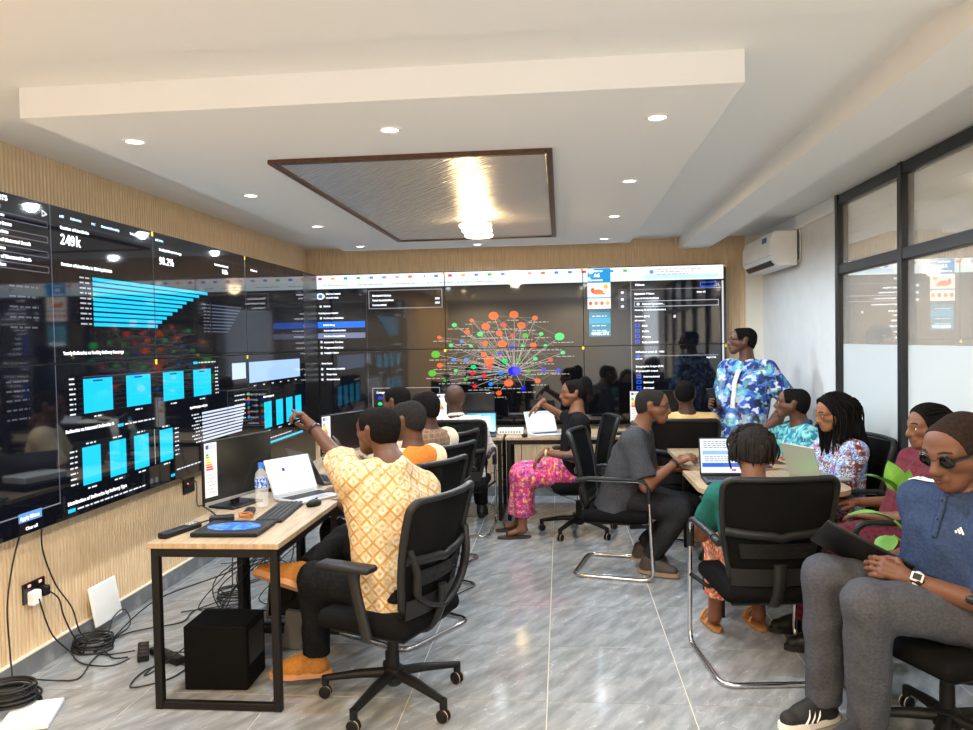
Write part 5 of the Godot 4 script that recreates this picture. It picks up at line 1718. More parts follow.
func head(out: MB, h: Vector3, neck: Vector3, A: Basis, s: float, cell: float) -> void:
	var b := skull(h, A, s)
	b.append([neck, h + A * Vector3(0, -0.04, -0.03) * s, 0.056 * s, 0.054 * s])
	b.append([h + A * Vector3(0, -0.02, 0.03) * s, h + A * Vector3(0, -0.078, 0.062) * s, 0.056 * s, 0.034 * s])
	for q in [-1.0, 1.0]:
		b.append([h + A * Vector3(q * 0.045, -0.02, 0.0) * s, h + A * Vector3(q * 0.022, -0.075, 0.052) * s, 0.034 * s, 0.026 * s])
		b.append([h + A * Vector3(q * 0.034, -0.012, 0.062) * s, h + A * Vector3(q * 0.05, -0.02, 0.03) * s, 0.022 * s, 0.026 * s])
		b.append([h + A * Vector3(q * 0.014, 0.026, 0.084) * s, h + A * Vector3(q * 0.046, 0.024, 0.066) * s, 0.012 * s, 0.012 * s])
		b.append([h + A * Vector3(q * 0.077, 0.016, -0.022) * s, h + A * Vector3(q * 0.074, -0.022, -0.014) * s, 0.014 * s, 0.010 * s])
		b.append([h + A * Vector3(q * 0.012, -0.030, 0.096) * s, h + A * Vector3(q * 0.013, -0.030, 0.088) * s, 0.010 * s, 0.010 * s])
	b.append([h + A * Vector3(0, 0.016, 0.088) * s, h + A * Vector3(0, -0.026, 0.108) * s, 0.009 * s, 0.013 * s])
	b.append([h + A * Vector3(-0.016, -0.054, 0.087) * s, h + A * Vector3(0.016, -0.054, 0.087) * s, 0.011 * s, 0.011 * s])
	nets(out, b, cell, 0.016 * s)

func face_parts(t: Node3D, h: Vector3, A: Basis, s: float, lip: Color, brow: Color) -> void:
	var b: MB
	for q in [-1.0, 1.0]:
		b = MB.new(); b.ball(h + A * Vector3(q * 0.031, 0.004, 0.0755) * s, Vector3.ONE * 0.0125 * s, 6)
		var e := part("eye", b, M.eye_white, t)
		b = MB.new(); b.ball(h + A * Vector3(q * 0.031, 0.004, 0.0845) * s, Vector3.ONE * 0.0055 * s, 5)
		part("iris", b, M.iris, e)
		b = MB.new(); b.tube([h + A * Vector3(q * 0.015, 0.030, 0.0945) * s, h + A * Vector3(q * 0.032, 0.035, 0.0895) * s, h + A * Vector3(q * 0.050, 0.029, 0.0765) * s], 0.0038 * s, 6)
		part("eyebrow", b, mat(brow, 0.9), t)
	b = MB.new()
	b.tube([h + A * Vector3(-0.024, -0.056, 0.090) * s, h + A * Vector3(0, -0.052, 0.099) * s, h + A * Vector3(0.024, -0.056, 0.090) * s], [0.003 * s, 0.0062 * s, 0.003 * s], 6)
	b.tube([h + A * Vector3(-0.020, -0.060, 0.089) * s, h + A * Vector3(0, -0.064, 0.098) * s, h + A * Vector3(0.020, -0.060, 0.089) * s], [0.003 * s, 0.0066 * s, 0.003 * s], 6)
	part("lips", b, mat(lip, 0.5), t)

func glasses(t: Node3D, h: Vector3, A: Basis, s: float, dark: bool) -> void:
	var b := MB.new()
	for q in [-1.0, 1.0]:
		var ring := []
		for i in 14:
			var g := TAU * i / 14
			ring.append(h + A * Vector3(q * 0.033 + cos(g) * 0.024, 0.004 + sin(g) * (0.017 if not dark else 0.019), 0.099 - 0.012 * absf(q * 0.033 + cos(g) * 0.024) / 0.05) * s)
		b.tube(ring, (0.0016 if not dark else 0.003) * s, 6, true)
		b.tube([h + A * Vector3(q * 0.057, 0.010, 0.086) * s, h + A * Vector3(q * 0.080, 0.010, 0.03) * s, h + A * Vector3(q * 0.082, 0.006, -0.02) * s], (0.0018 if not dark else 0.0045) * s, 6)
	b.tube([h + A * Vector3(-0.010, 0.008, 0.099) * s, h + A * Vector3(0, 0.011, 0.104) * s, h + A * Vector3(0.010, 0.008, 0.099) * s], 0.002 * s, 6)
	var o := part("glasses", b, M.bezel, t)
	if dark:
		for q in [-1.0, 1.0]:
			b = MB.new(); b.ball(h + A * Vector3(q * 0.033, 0.004, 0.0925) * s, Vector3(0.024, 0.0185, 0.006) * s, 7, A)
			part("lens", b, mat(rgb(8, 8, 9), 0.06), o)

func foot_shape(t: Node3D, an: Vector3, toe: Vector3, up: Vector3, s: float, st: Dictionary, cell: float) -> void:
	var d := toe - an
	d = (d - up * d.dot(up)).normalized()
	var heel := an - up * 0.083 * s
	var sd := d.cross(up)
	var sandal: bool = st.get("sandal", false)
	var b := MB.new()
	if not sandal:
		nets(b, [[an + up * 0.0, heel + up * 0.045 * s, 0.045 * s, 0.04 * s], [heel + up * 0.042 * s - d * 0.02 * s, heel + up * 0.04 * s + d * 0.10 * s, 0.038 * s, 0.042 * s], [heel + up * 0.038 * s + d * 0.08 * s, heel + up * 0.034 * s + d * 0.165 * s, 0.042 * s, 0.034 * s], [an + d * 0.02, heel + up * 0.05 * s + d * 0.11 * s, 0.038 * s, 0.03 * s]], cell, 0.02, [[heel + up * 0.018 * s, -up]])
	else:
		for q in [0.03, 0.12]:
			b.tube(curve([heel + d * q * s + sd * 0.045 * s + up * 0.02, heel + d * (q + 0.02) * s + up * 0.065 * s, heel + d * q * s - sd * 0.045 * s + up * 0.02], 6), 0.008 * s, 6)
	var sh := part("shoe", b, st.shoe, t)
	b = MB.new()
	var poly := PackedVector2Array()
	for i in 24:
		var g := TAU * i / 24
		var x := cos(g)
		poly.append(Vector2(x * 0.142 + 0.068, sin(g) * (0.048 if x > 0 else 0.041) * pow(absf(sin(g)), -0.15 if absf(sin(g)) > 0.05 else 0.0)) * s)
	b.prism(poly, 0.0, (0.026 if not sandal else 0.014) * s, Basis(d, up, sd * -1.0 if d.cross(up).dot(sd) < 0 else sd), heel)
	part("sole", b, st.sole, sh)
	if st.has("stripes"):
		for k in 3:
			for q in [-1.0, 1.0]:
				b = MB.new()
				var c: Vector3 = heel + d * (0.055 + k * 0.024) * s
				b.tube([c + up * 0.028 * s + sd * q * 0.0455 * s + d * 0.02, c + up * 0.05 * s + sd * q * 0.044 * s + d * 0.005, c + up * 0.072 * s + sd * q * 0.030 * s - d * 0.006], 0.0065 * s, 6, false, 0.4, sd)
				part("stripe", b, M.white_plastic, sh)
	if st.has("laces"):
		b = MB.new()
		for k in 4:
			var c: Vector3 = heel + d * (0.065 + k * 0.02) * s + up * (0.092 - k * 0.008) * s
			b.tube([c + sd * 0.02 * s - up * 0.008, c + up * 0.002, c - sd * 0.02 * s - up * 0.008], 0.0028, 5)
		part("laces", b, st.laces, sh)

func person(label: String, j: Array, st: Dictionary) -> Node3D:
	# j: pelvis chest neck head look, then for the left and the right side shoulder elbow wrist hip knee ankle toe
	var base := Vector3(j[0][0], 0, j[0][2])
	var P := []
	for i in j.size():
		P.append(Vector3(j[i][0], j[i][1], j[i][2]) - (base if i != 4 else Vector3.ZERO))
	var s: float = st.get("s", 1.0)
	var cell: float = st.get("cell", 0.018)
	var fine: float = st.get("fine", 0.0075)
	var t := thing("person", label, "person", base)
	var pel: Vector3 = P[0]
	var chest: Vector3 = P[1]
	var neck: Vector3 = P[2]
	var hd: Vector3 = P[3]
	var A := head_axes(P[4])
	var tilt := (neck - pel).normalized()
	var w: float = st.get("w", 1.0)
	# --- body
	var b := MB.new()
	var bones := [[pel, chest, 0.105 * s, 0.10 * s], [chest, neck, 0.10 * s, 0.06 * s]]
	for k in 2:
		var o := 5 + k * 7
		var sh: Vector3 = P[o]
		var inner := sh.lerp(neck - tilt * 0.065 * s, 0.35)
		bones.append([P[o + 3] + tilt * 0.03, inner - tilt * 0.08 * s, 0.10 * s * w, 0.085 * s])
		bones.append([neck - tilt * 0.03, sh, 0.05 * s, 0.052 * s])
		bones.append([sh, P[o + 1], 0.052 * s, 0.040 * s])
		bones.append([P[o + 1], P[o + 2], 0.041 * s, 0.027 * s])
		bones.append([P[o + 3], P[o + 4], 0.088 * s, 0.058 * s])
		bones.append([P[o + 4], P[o + 5], 0.056 * s, 0.036 * s])
		var fu: Vector3 = st.get("foot_up", [Vector3.UP, Vector3.UP])[k]
		var fd: Vector3 = P[o + 6] - P[o + 5]
		fd = (fd - fu * fd.dot(fu)).normalized()
		bones.append([P[o + 5] - fu * 0.02, P[o + 5] - fu * 0.052 * s + fd * 0.12 * s, 0.032 * s, 0.022 * s])
	bones.append([neck - tilt * 0.04, hd - A * Vector3(0, 0.04, 0.03) * s, 0.058 * s, 0.052 * s])
	nets(b, bones, cell * 1.2, 0.035)
	var bs: float = s
	s *= st.get("hs", 1.0)
	var hz := s
	head(b, hd, neck, A, s, fine)
	s = bs
	for k in 2:
		var o := 5 + k * 7
		var hs: Array = st.get("hands", [null, null])
		var fore: Vector3 = (P[o + 2] - P[o + 1]).normalized()
		var hv: Array = [fore, Vector3.DOWN, 0.45, false]
		if hs[k] != null: hv = hs[k]
		hand(b, P[o + 2], hv[0], hv[1], s, -1.0 if k == 0 else 1.0, hv[2], hv[3], fine * 0.75)
	part("body", b, st.skin, t)
	# --- shirt, blouse or dress
	var e: float = st.get("ease", 0.014)
	var hem: float = st.get("hem", 0.07)
	bones = [[pel - tilt * hem, chest, 0.105 * s + e, 0.105 * s + e, 2], [chest, neck - tilt * 0.02, 0.105 * s + e, 0.066 * s + e * 0.3, 1]]
	for k in 2:
		var o := 5 + k * 7
		var sh: Vector3 = P[o]
		var inner := sh.lerp(neck - tilt * 0.065 * s, 0.35)
		bones.append([P[o + 3] - tilt * (hem - 0.01), inner - tilt * 0.08 * s, (0.108 * w) * s + e, 0.09 * s + e, 2])
		bones.append([neck - tilt * 0.035, sh, 0.052 * s + e * 0.7, 0.056 * s + e])
		var slv: float = st.get("sleeve", 0.8)
		if slv <= 1.0:
			bones.append([sh, sh.lerp(P[o + 1], slv), 0.058 * s + e, 0.054 * s + e * 1.3, 1])
		else:
			bones.append([sh, P[o + 1], 0.058 * s + e, 0.046 * s + e])
			bones.append([P[o + 1], (P[o + 1] as Vector3).lerp(P[o + 2], slv - 1.0), 0.046 * s + e, 0.034 * s + e, 1])
	b = MB.new()
	nets(b, bones, cell * 0.9, 0.035, [], st.get("folds", 0.006))
	var top := part(st.get("top_name", "shirt"), b, st.top, t)
	skins[t] = b
	if st.has("yoke"):
		b = MB.new()
		bones = []
		for k in 2:
			var o := 5 + k * 7
			bones.append([neck - tilt * 0.035, P[o], 0.054 * s + e, 0.058 * s + e])
			bones.append([neck - tilt * 0.06, (P[o] as Vector3).lerp(neck, 0.4) - tilt * 0.12, 0.085 * s + e, 0.088 * s + e])
		nets(b, bones, 0.012, 0.03, [[neck - tilt * 0.15, -tilt], [neck, (P[4] * Vector3(1, 0, 1)).normalized()]])
		part("yoke", b, st.yoke, top)
	if st.has("collar"):
		b = MB.new()
		var ring := []
		for i in 16:
			var g := TAU * i / 16
			var cd := (A * Vector3(cos(g), 0, sin(g)))
			ring.append(neck + tilt * (0.012 + 0.012 * -sin(g)) + (cd - tilt * cd.dot(tilt)) * 0.066 * s)
		b.tube(ring, 0.017, 8, true, 0.45, tilt)
		part("collar", b, st.collar, top)
	# --- trousers or skirt
	e = st.get("leg_ease", 0.014)
	bones = [[pel + tilt * 0.04, pel - tilt * 0.03, 0.108 * s + e * 0.5, 0.108 * s + e * 0.5, 2]]
	for k in 2:
		var o := 5 + k * 7
		var hp: Vector3 = P[o + 3]
		bones.append([hp + tilt * 0.05, hp, 0.10 * s, 0.10 * s + e, 2])
		bones.append([hp, P[o + 4], 0.09 * s + e, 0.062 * s + e])
		var le: float = st.get("leg_end", 0.93)
		bones.append([P[o + 4], (P[o + 4] as Vector3).lerp(P[o + 5], le), 0.062 * s + e, 0.043 * s + e * 1.3, 1])
	if st.has("skirt"):
		bones.append([pel, ((P[9] as Vector3) + (P[16] as Vector3)) * 0.5, 0.13, 0.11])
		bones.append([((P[9] as Vector3) + (P[16] as Vector3)) * 0.5, ((P[9] as Vector3).lerp(P[10], le_of(st)) + (P[16] as Vector3).lerp(P[17], le_of(st))) * 0.5, 0.10, 0.11, 1])
	b = MB.new()
	nets(b, bones, cell * 0.9, 0.03, [], st.get("folds", 0.006))
	part("skirt" if st.has("skirt") else "trousers", b, st.legs, t)
	for k in 2:
		var o := 5 + k * 7
		var up: Vector3 = st.get("foot_up", [Vector3.UP, Vector3.UP])[k]
		foot_shape(t, P[o + 5], P[o + 6], up, s, st, maxf(fine, 0.006))
	for k in 2:
		var bd: Array = st.get("bands", [null, null])
		if bd[k] == null: continue
		var o := 5 + k * 7
		var wa: Vector3 = (P[o + 2] - P[o + 1]).normalized()
		var ws := wa.cross(Vector3.UP).normalized()
		var ring := []
		for i in 16:
			ring.append(P[o + 2] - wa * 0.02 + (ws * cos(TAU * i / 16) + ws.cross(wa) * sin(TAU * i / 16)) * 0.031 * s)
		b = MB.new(); b.tube(ring, 0.009, 8, true, 0.35, wa)
		part("wristband", b, mat(bd[k], 0.4), t)
	# --- hair and face
	s = hz
	var hair: String = st.get("hair", "short")
	if hair != "bald":
		b = MB.new()
		var grow: float = {"short": 0.0022, "long": 0.020, "ponytail": 0.006}.get(hair, 0.010)
		var cap := skull(hd, A, s, grow)
		cap.append([hd + A * Vector3(0, -0.01, -0.05) * s, hd + A * Vector3(0, -0.05, -0.045) * s, 0.058 * s + grow, 0.05 * s + grow])
		nets(b, cap, fine * 1.3, 0.02, [[hd + A * Vector3(0, 0.05, 0.052) * s, (A * Vector3(0, -0.30, 0.95)).normalized()], [hd + A * Vector3(0, -0.004, 0.03) * s, (A * Vector3(0, -0.90, 0.43)).normalized()]], 0.002)
		var hr := part("hair", b, st.hair_mat, t)
		if hair == "braids":
			# rows of thin plaits from the hairline to the nape
			b = MB.new()
			for i in 13:
				var x := (i - 6) / 6.5
				var row := []
				for q in 12:
					var g := lerpf(0.95, 3.1, q / 11.0)
					row.append(hd + A * Vector3(x * 0.088 * sin(minf(g, 1.9)), 0.03 + 0.092 * sin(g) * sqrt(1.0 - 0.75 * x * x), -0.012 + 0.1 * cos(g)) * s)
				b.tube(row, 0.0075 * s, 6)
			part("plaits", b, st.hair_mat, hr).set_meta("kind", "stuff")
		if hair == "dreads" or hair == "long":
			# separate locks: short twists, or long waves down the back and sides
			var rng := RandomNumberGenerator.new()
			rng.seed = 17
			b = MB.new()
			for i in (280 if hair == "dreads" else 260):
				var th := rng.randf_range(0.0, 1.75)
				var ph := rng.randf_range(0.0, TAU)
				var lv := Vector3(sin(th) * cos(ph), cos(th), sin(th) * sin(ph))
				if lv.z > 0.45 and lv.y < 0.75: continue
				var dv := A * lv
				var r0 := hd + A * Vector3(0, 0.03, -0.015) * s + dv * 0.082 * s
				var side := Vector3(rng.randf_range(-0.3, 0.3), 0, rng.randf_range(-0.3, 0.3))
				if hair == "dreads":
					var ln := rng.randf_range(0.06, 0.12) * (1.0 - 0.3 * maxf(0.0, -lv.y))
					b.tube(curve([r0, r0 + dv * 0.022 + side * 0.03, r0 + dv * 0.030 + Vector3.DOWN * ln * 0.5 + side * 0.05, r0 + dv * 0.018 + Vector3.DOWN * ln + side * 0.05], 3), [0.006, 0.0065, 0.007, 0.007, 0.007, 0.0065, 0.006, 0.0055, 0.005, 0.003], 6)
				else:
					var out := (A * Vector3(lv.x * 1.1, 0, minf(lv.z, 0.0) - 0.25)) * 0.05
					var ln := rng.randf_range(0.26, 0.40)
					var pts := [r0, r0 + dv * 0.02 + out * 0.3]
					for q in range(1, 6):
						pts.append(r0 + dv * 0.02 + out * (1.0 + 0.2 * sin(q * 2.1 + i)) + side * 0.03 * sin(q * 1.7 + i * 0.7) + Vector3.DOWN * (maxf(0.0, lv.y) * 0.05 + ln * q / 5.0) * minf(1.0, q * 0.5))
					b.tube(curve(pts, 2), 0.0045, 5)
			var dr := part("locks", b, st.hair_mat, hr)
			dr.set_meta("kind", "stuff")
		if hair == "ponytail" or hair == "long":
			b = MB.new()
			var tail := []
			if hair == "ponytail":
				var p0 := hd + A * Vector3(0, 0.075, -0.085) * s
				tail = [[p0 - A * Vector3(0, 0, -0.01), p0 + A * Vector3(0, 0.01, -0.03), 0.035, 0.045], [p0 + A * Vector3(0, 0.01, -0.03), p0 + A * Vector3(0, -0.13, -0.045), 0.042, 0.036], [p0 + A * Vector3(0, -0.13, -0.045), p0 + A * Vector3(0, -0.22, -0.025), 0.036, 0.016]]
			else:
				for q in [-1.0, 0.0, 1.0]:
					var p0: Vector3 = hd + A * Vector3(q * 0.055, 0.03, -0.055 if q == 0.0 else -0.03) * s
					tail.append([p0, p0 + A * Vector3(q * 0.03, -0.13, -0.03), 0.055, 0.066])
					tail.append([p0 + A * Vector3(q * 0.03, -0.13, -0.03), p0 + A * Vector3(q * 0.035, -0.31, -0.06), 0.064, 0.04])
			nets(b, tail, 0.009, 0.03, [], 0.012)
			part("hair_length", b, st.hair_mat, hr)
	if st.get("face", false):
		face_parts(t, hd, A, s, st.get("lip", rgb(92, 52, 46)), st.get("brow", rgb(24, 18, 16)))
	if st.has("glasses"):
		glasses(t, hd, A, s, st.glasses == "dark")
	return t

var skins := {}

func on_surface(b: MB, from: Vector3, dir: Vector3) -> Vector3:
	# where a line leaving the body along dir comes out of that garment
	var best := from
	var far := -1e9
	dir = dir.normalized()
	for p in b.v:
		var q := p - from
		var a := q.dot(dir)
		if (q - dir * a).length() < 0.014 and a > far:
			far = a
			best = from + dir * a
	return best

func le_of(st: Dictionary) -> float:
	return st.get("leg_end", 0.93)

# ---------------------------------------------------------------- cloth prints
func spots_tex(bg: Color, cols: Array, sd: int, cellf := 0.06, hard := 0.25) -> ImageTexture:
	# a print of irregular patches in several dyes
	var im := Image.create_empty(128, 128, false, Image.FORMAT_RGB8)
	im.fill(bg)
	var k := 0
	for c in cols:
		var f := FastNoiseLite.new()
		f.seed = sd + k * 13
		f.frequency = cellf
		f.fractal_octaves = 3
		var src := f.get_seamless_image(128, 128)
		for y in 128:
			for x in 128:
				if src.get_pixel(x, y).r > 0.5 + hard * 0.45: im.set_pixel(x, y, c)
		k += 1
	return ImageTexture.create_from_image(im)

func lattice_tex() -> ImageTexture:
	# cream cloth with a slanting gold basket lattice
	var im := Image.create_empty(128, 128, false, Image.FORMAT_RGB8)
	var cream := rgb(208, 196, 172)
	var gold := rgb(174, 126, 55)
	for y in 128:
		for x in 128:
			var u := posmod(x + y, 128)
			var w := posmod(x - y, 128)
			var a := u % 32
			var b := w % 32
			var odd := (u / 32 + w / 32) % 2 == 0
			var c := cream
			if a < 7 or b < 7: c = gold
			elif odd and (a / 3) % 2 == 0 and b > 11 and b < 28: c = gold.lerp(cream, 0.2)
			elif not odd and a > 14 and a < 25 and b > 14 and b < 25: c = gold.lerp(cream, 0.35)
			im.set_pixel(x, y, c)
	return ImageTexture.create_from_image(im)

func check_tex(bg: Color, ln: Color, step: int, wd: int) -> ImageTexture:
	var im := Image.create_empty(64, 64, false, Image.FORMAT_RGB8)
	for y in 64:
		for x in 64:
			im.set_pixel(x, y, ln if x % step < wd or y % step < wd else bg)
	return ImageTexture.create_from_image(im)

func rings_tex() -> ImageTexture:
	# blue and turquoise swirls with white dots on wine red
	var im := Image.create_empty(128, 128, false, Image.FORMAT_RGB8)
	var f := FastNoiseLite.new()
	f.seed = 9; f.frequency = 0.02
	for y in 128:
		for x in 128:
			var v := f.get_noise_2d(x, y) * 0.5 + 0.5
			var r: float = sin(v * 60.0)
			var c := rgb(30, 80, 190) if v > 0.5 else rgb(96, 24, 36)
			if r > 0.35: c = rgb(235, 235, 240) if v > 0.44 else rgb(40, 20, 24)
			elif r > -0.1: c = rgb(60, 180, 210) if v > 0.5 else rgb(200, 90, 60)
			if posmod(x, 16) < 5 and posmod(y, 16) < 5 and v < 0.5: c = rgb(240, 235, 230)
			if v > 0.72: c = rgb(190, 40, 100)
			im.set_pixel(x, y, c)
	return ImageTexture.create_from_image(im)

func cloth(c: Color, sd := 1) -> StandardMaterial3D:
	var m := tri_mat(noise_tex([[0.0, c.darkened(0.12)], [1.0, c.lightened(0.06)]], 0.15, 64, FastNoiseLite.TYPE_SIMPLEX, sd, 2), 6.0, 0.9)
	m.metallic_specular = 0.15
	return m

func skin(c: Color) -> StandardMaterial3D:
	var m := mat(c, 0.5, 0.0, 0.4)
	m.subsurf_scatter_enabled = true
	m.subsurf_scatter_strength = 0.08
	return m

func people() -> void:
	M.eye_white = mat(rgb(225, 220, 212), 0.25)
	M.iris = mat(rgb(28, 18, 14), 0.2)
	var dark := skin(rgb(92, 60, 44))
	var mid := skin(rgb(118, 78, 56))
	var deep := skin(rgb(74, 50, 40))
	var warm := skin(rgb(140, 92, 64))
	var black_hair := cloth(rgb(17, 15, 14), 4)
	var grey_hair := cloth(rgb(36, 33, 31), 5)
	var black_cloth := cloth(rgb(20, 20, 22), 6)
	var charcoal := cloth(rgb(62, 63, 68), 7)
	var black_shoe := mat(rgb(24, 23, 23), 0.5)
	var grey_trousers := cloth(rgb(72, 74, 82), 8)
	var navy := cloth(rgb(48, 62, 92), 9)
	M.navy_cloth = navy
	var cream := cloth(rgb(234, 214, 178), 10)
	var b: MB
	var t: Node3D
	# the man pointing
	person("seated man in gold and cream patterned shirt pointing at the screens", POSE.pointing, {
		"bands": [rgb(24, 24, 26), null], "s": 1.04, "cell": 0.012, "fine": 0.004, "skin": dark, "top": tri_mat(lattice_tex(), 3.9, 0.9), "legs": black_cloth, "sleeve": 0.85, "hem": 0.12, "ease": 0.022, "folds": 0.010,
		"hair_mat": black_hair, "shoe": cloth(rgb(176, 116, 52), 12), "sole": mat(rgb(190, 136, 92), 0.7), "laces": mat(rgb(90, 58, 30), 0.8), "face": true,
		"foot_up": [Vector3.UP, Vector3(0.25, 0.80, -0.55).normalized()],
		"hands": [[Vector3(-0.66, 0.55, -0.25), Vector3(-0.55, -0.55, 0.5), 0.3, true], null]})
	person("seated man in cream shirt with an orange shoulder yoke", POSE.orange, {
		"cell": 0.014, "fine": 0.006, "skin": dark, "top": tri_mat(spots_tex(rgb(236, 216, 176), [rgb(222, 190, 130)], 5, 0.08, 0.3), 5.0, 0.9), "yoke": cloth(rgb(228, 128, 52), 11), "legs": black_cloth, "sleeve": 0.85, "hair_mat": grey_hair, "shoe": mat(rgb(78, 34, 28), 0.5), "sole": mat(rgb(60, 40, 34), 0.7), "face": true,
		"hands": [[Vector3(-0.9, -0.1, -0.1), Vector3.DOWN, 0.35, false], [Vector3(-0.9, -0.15, 0.3), Vector3.DOWN, 0.35, false]]})
	person("seated man in cream shirt with a brown striped shoulder", POSE.stripe, {
		"skin": deep, "top": cloth(rgb(228, 212, 184), 13), "yoke": tri_mat(check_tex(rgb(112, 84, 66), rgb(150, 120, 96), 16, 3), 8.0, 0.9), "legs": black_cloth, "sleeve": 0.85, "hair_mat": black_hair, "shoe": black_shoe, "sole": black_shoe, "face": true})
	person("seated man with short black hair behind the man with orange yoke", POSE.far, {
		"skin": dark, "top": cream, "legs": black_cloth, "sleeve": 0.85, "hair_mat": black_hair, "shoe": black_shoe, "sole": black_shoe, "face": true})
	person("bald man in white checked long-sleeved shirt facing the back screens", POSE.white, {
		"s": 1.02, "skin": deep, "top": tri_mat(check_tex(rgb(238, 232, 220), rgb(140, 150, 170), 32, 3), 7.0, 0.9), "collar": cloth(rgb(238, 232, 220)), "legs": black_cloth, "sleeve": 1.95, "hair": "bald", "hair_mat": black_hair, "shoe": black_shoe, "sole": black_shoe})
	person("seated woman with ponytail in black top and pink skirt stretching her arm", POSE.woman_black, {
		"bands": [rgb(226, 206, 150), null], "s": 0.97, "w": 0.95, "cell": 0.014, "fine": 0.006, "skin": mid, "top": black_cloth, "sleeve": 0.75, "hem": 0.02, "top_name": "blouse", "legs": tri_mat(spots_tex(rgb(206, 44, 112), [rgb(150, 20, 70), rgb(235, 120, 180), rgb(235, 190, 70), rgb(40, 60, 150)], 31, 0.06, 0.40), 2.6, 0.9), "skirt": true, "leg_end": 0.8, "hair": "ponytail", "hair_mat": black_hair, "shoe": mat(rgb(40, 26, 22), 0.6), "sole": mat(rgb(62, 44, 34), 0.7), "sandal": true, "face": true,
		"hands": [[Vector3(-0.7, -0.7, 0.1), Vector3(0.6, -0.7, 0), 0.4, false], [Vector3(-0.8, -0.6, 0.1), Vector3(0.5, -0.8, 0), 0.35, false]]})
	person("seated man in charcoal short-sleeved shirt and glasses", POSE.grey, {
		"bands": [rgb(24, 22, 22), rgb(24, 22, 22)], "s": 1.05, "cell": 0.013, "fine": 0.006, "skin": mid, "top": charcoal, "collar": charcoal, "legs": cloth(rgb(38, 39, 42), 14), "sleeve": 0.85, "hem": 0.10, "ease": 0.02, "folds": 0.008, "hair_mat": grey_hair, "shoe": mat(rgb(66, 56, 48), 0.7), "sole": mat(rgb(150, 124, 98), 0.8), "face": true, "glasses": "clear",
		"hands": [[Vector3(0.8, 0.0, 0.1), Vector3(0, -0.4, 0.9), 0.8, false], [Vector3(0.75, 0.3, -0.1), Vector3(0.3, -0.7, -0.4), 0.9, false]]})
	person("man in tan shirt seen from behind at the back desk", POSE.tan, {
		"s": 1.03, "skin": deep, "top": cloth(rgb(224, 182, 118), 15), "legs": black_cloth, "sleeve": 0.85, "hair_mat": black_hair, "shoe": black_shoe, "sole": black_shoe})
	t = person("standing man in blue tie-dye tunic holding a dark phone", POSE.standing, {
		"cell": 0.013, "fine": 0.006, "skin": dark, "top": tri_mat(spots_tex(rgb(72, 120, 210), [rgb(30, 60, 170), rgb(120, 200, 190), rgb(230, 238, 246), rgb(26, 44, 120), rgb(24, 28, 38)], 51, 0.03, 0.2), 1.9, 0.9), "legs": cloth(rgb(226, 224, 218), 16), "sleeve": 1.1, "hem": 0.14, "ease": 0.03, "folds": 0.010, "hair_mat": black_hair, "shoe": black_shoe, "sole": black_shoe, "face": true, "glasses": "clear", "collar": cloth(rgb(236, 234, 228)),
		"hands": [null, [Vector3(-0.5, 0.2, 0.5), Vector3(0.5, 0.0, 0.7), 0.85, false]]})
	var pf := Vector3(-0.75, 0, 0.6).normalized()
	var strip := []
	for k in 12:
		strip.append(on_surface(skins[t], Vector3(0.075, 1.33 - k * 0.028, -0.02), pf) + pf * 0.001)
	b = MB.new(); b.tube(strip, 0.024, 8, false, 0.18, pf.cross(Vector3.UP))
	part("placket", b, cloth(rgb(240, 238, 232)), t)
	person("seated man in teal print shirt resting his chin on his hand", POSE.teal, {
		"cell": 0.014, "fine": 0.006, "skin": dark, "top": tri_mat(spots_tex(rgb(40, 120, 150), [rgb(20, 60, 110), rgb(90, 190, 185), rgb(150, 215, 205)], 61, 0.045, 0.25), 2.8, 0.9), "collar": cloth(rgb(40, 80, 130)), "legs": black_cloth, "sleeve": 0.85, "hair_mat": black_hair, "shoe": black_shoe, "sole": black_shoe, "face": true,
		"hands": [null, [Vector3(0.3, 0.9, 0.2), Vector3(0.7, -0.2, 0.3), 0.7, false]]})
	person("seated woman with long black hair in a bright blue and wine print dress", POSE.woman_long_hair, {
		"s": 0.97, "w": 0.95, "cell": 0.014, "fine": 0.006, "skin": warm, "top": tri_mat(rings_tex(), 3.4, 0.9), "top_name": "bodice", "legs": tri_mat(spots_tex(rgb(84, 24, 34), [rgb(235, 230, 225), rgb(40, 90, 170), rgb(190, 70, 50)], 71, 0.08, 0.35), 5.0, 0.9), "skirt": true, "leg_end": 0.6, "sleeve": 0.8, "hair": "long", "hair_mat": black_hair, "shoe": black_shoe, "sole": black_shoe, "face": true, "lip": rgb(130, 66, 62), "glasses": "clear"})
	person("seated woman with short dreadlocks in teal and navy top seen from behind", POSE.woman_dreads, {
		"s": 0.97, "w": 0.95, "hs": 1.12, "cell": 0.013, "fine": 0.006, "skin": mid, "top": cloth(rgb(34, 96, 88), 17), "top_name": "blouse", "legs": tri_mat(spots_tex(rgb(216, 96, 44), [rgb(40, 56, 110), rgb(240, 226, 204), rgb(240, 140, 60)], 81, 0.06, 0.3), 4.5, 0.9), "skirt": true, "leg_end": 0.75, "sleeve": 0.7, "hair": "dreads", "hair_mat": cloth(rgb(36, 33, 32), 19), "shoe": mat(rgb(196, 132, 66), 0.6), "sole": mat(rgb(170, 112, 58), 0.7), "sandal": true})
	person("seated woman in red and black checked dress beside the plant", POSE.woman_red, {
		"s": 0.97, "w": 0.95, "cell": 0.014, "fine": 0.006, "skin": mid, "top": tri_mat(check_tex(rgb(24, 14, 18), rgb(104, 13, 36), 16, 9), 7.0, 0.9), "top_name": "bodice", "legs": tri_mat(check_tex(rgb(24, 14, 18), rgb(104, 13, 36), 16, 9), 7.0, 0.9), "skirt": true, "sleeve": 0.8, "hair": "braids", "hair_mat": black_hair, "shoe": black_shoe, "sole": black_shoe, "face": true})
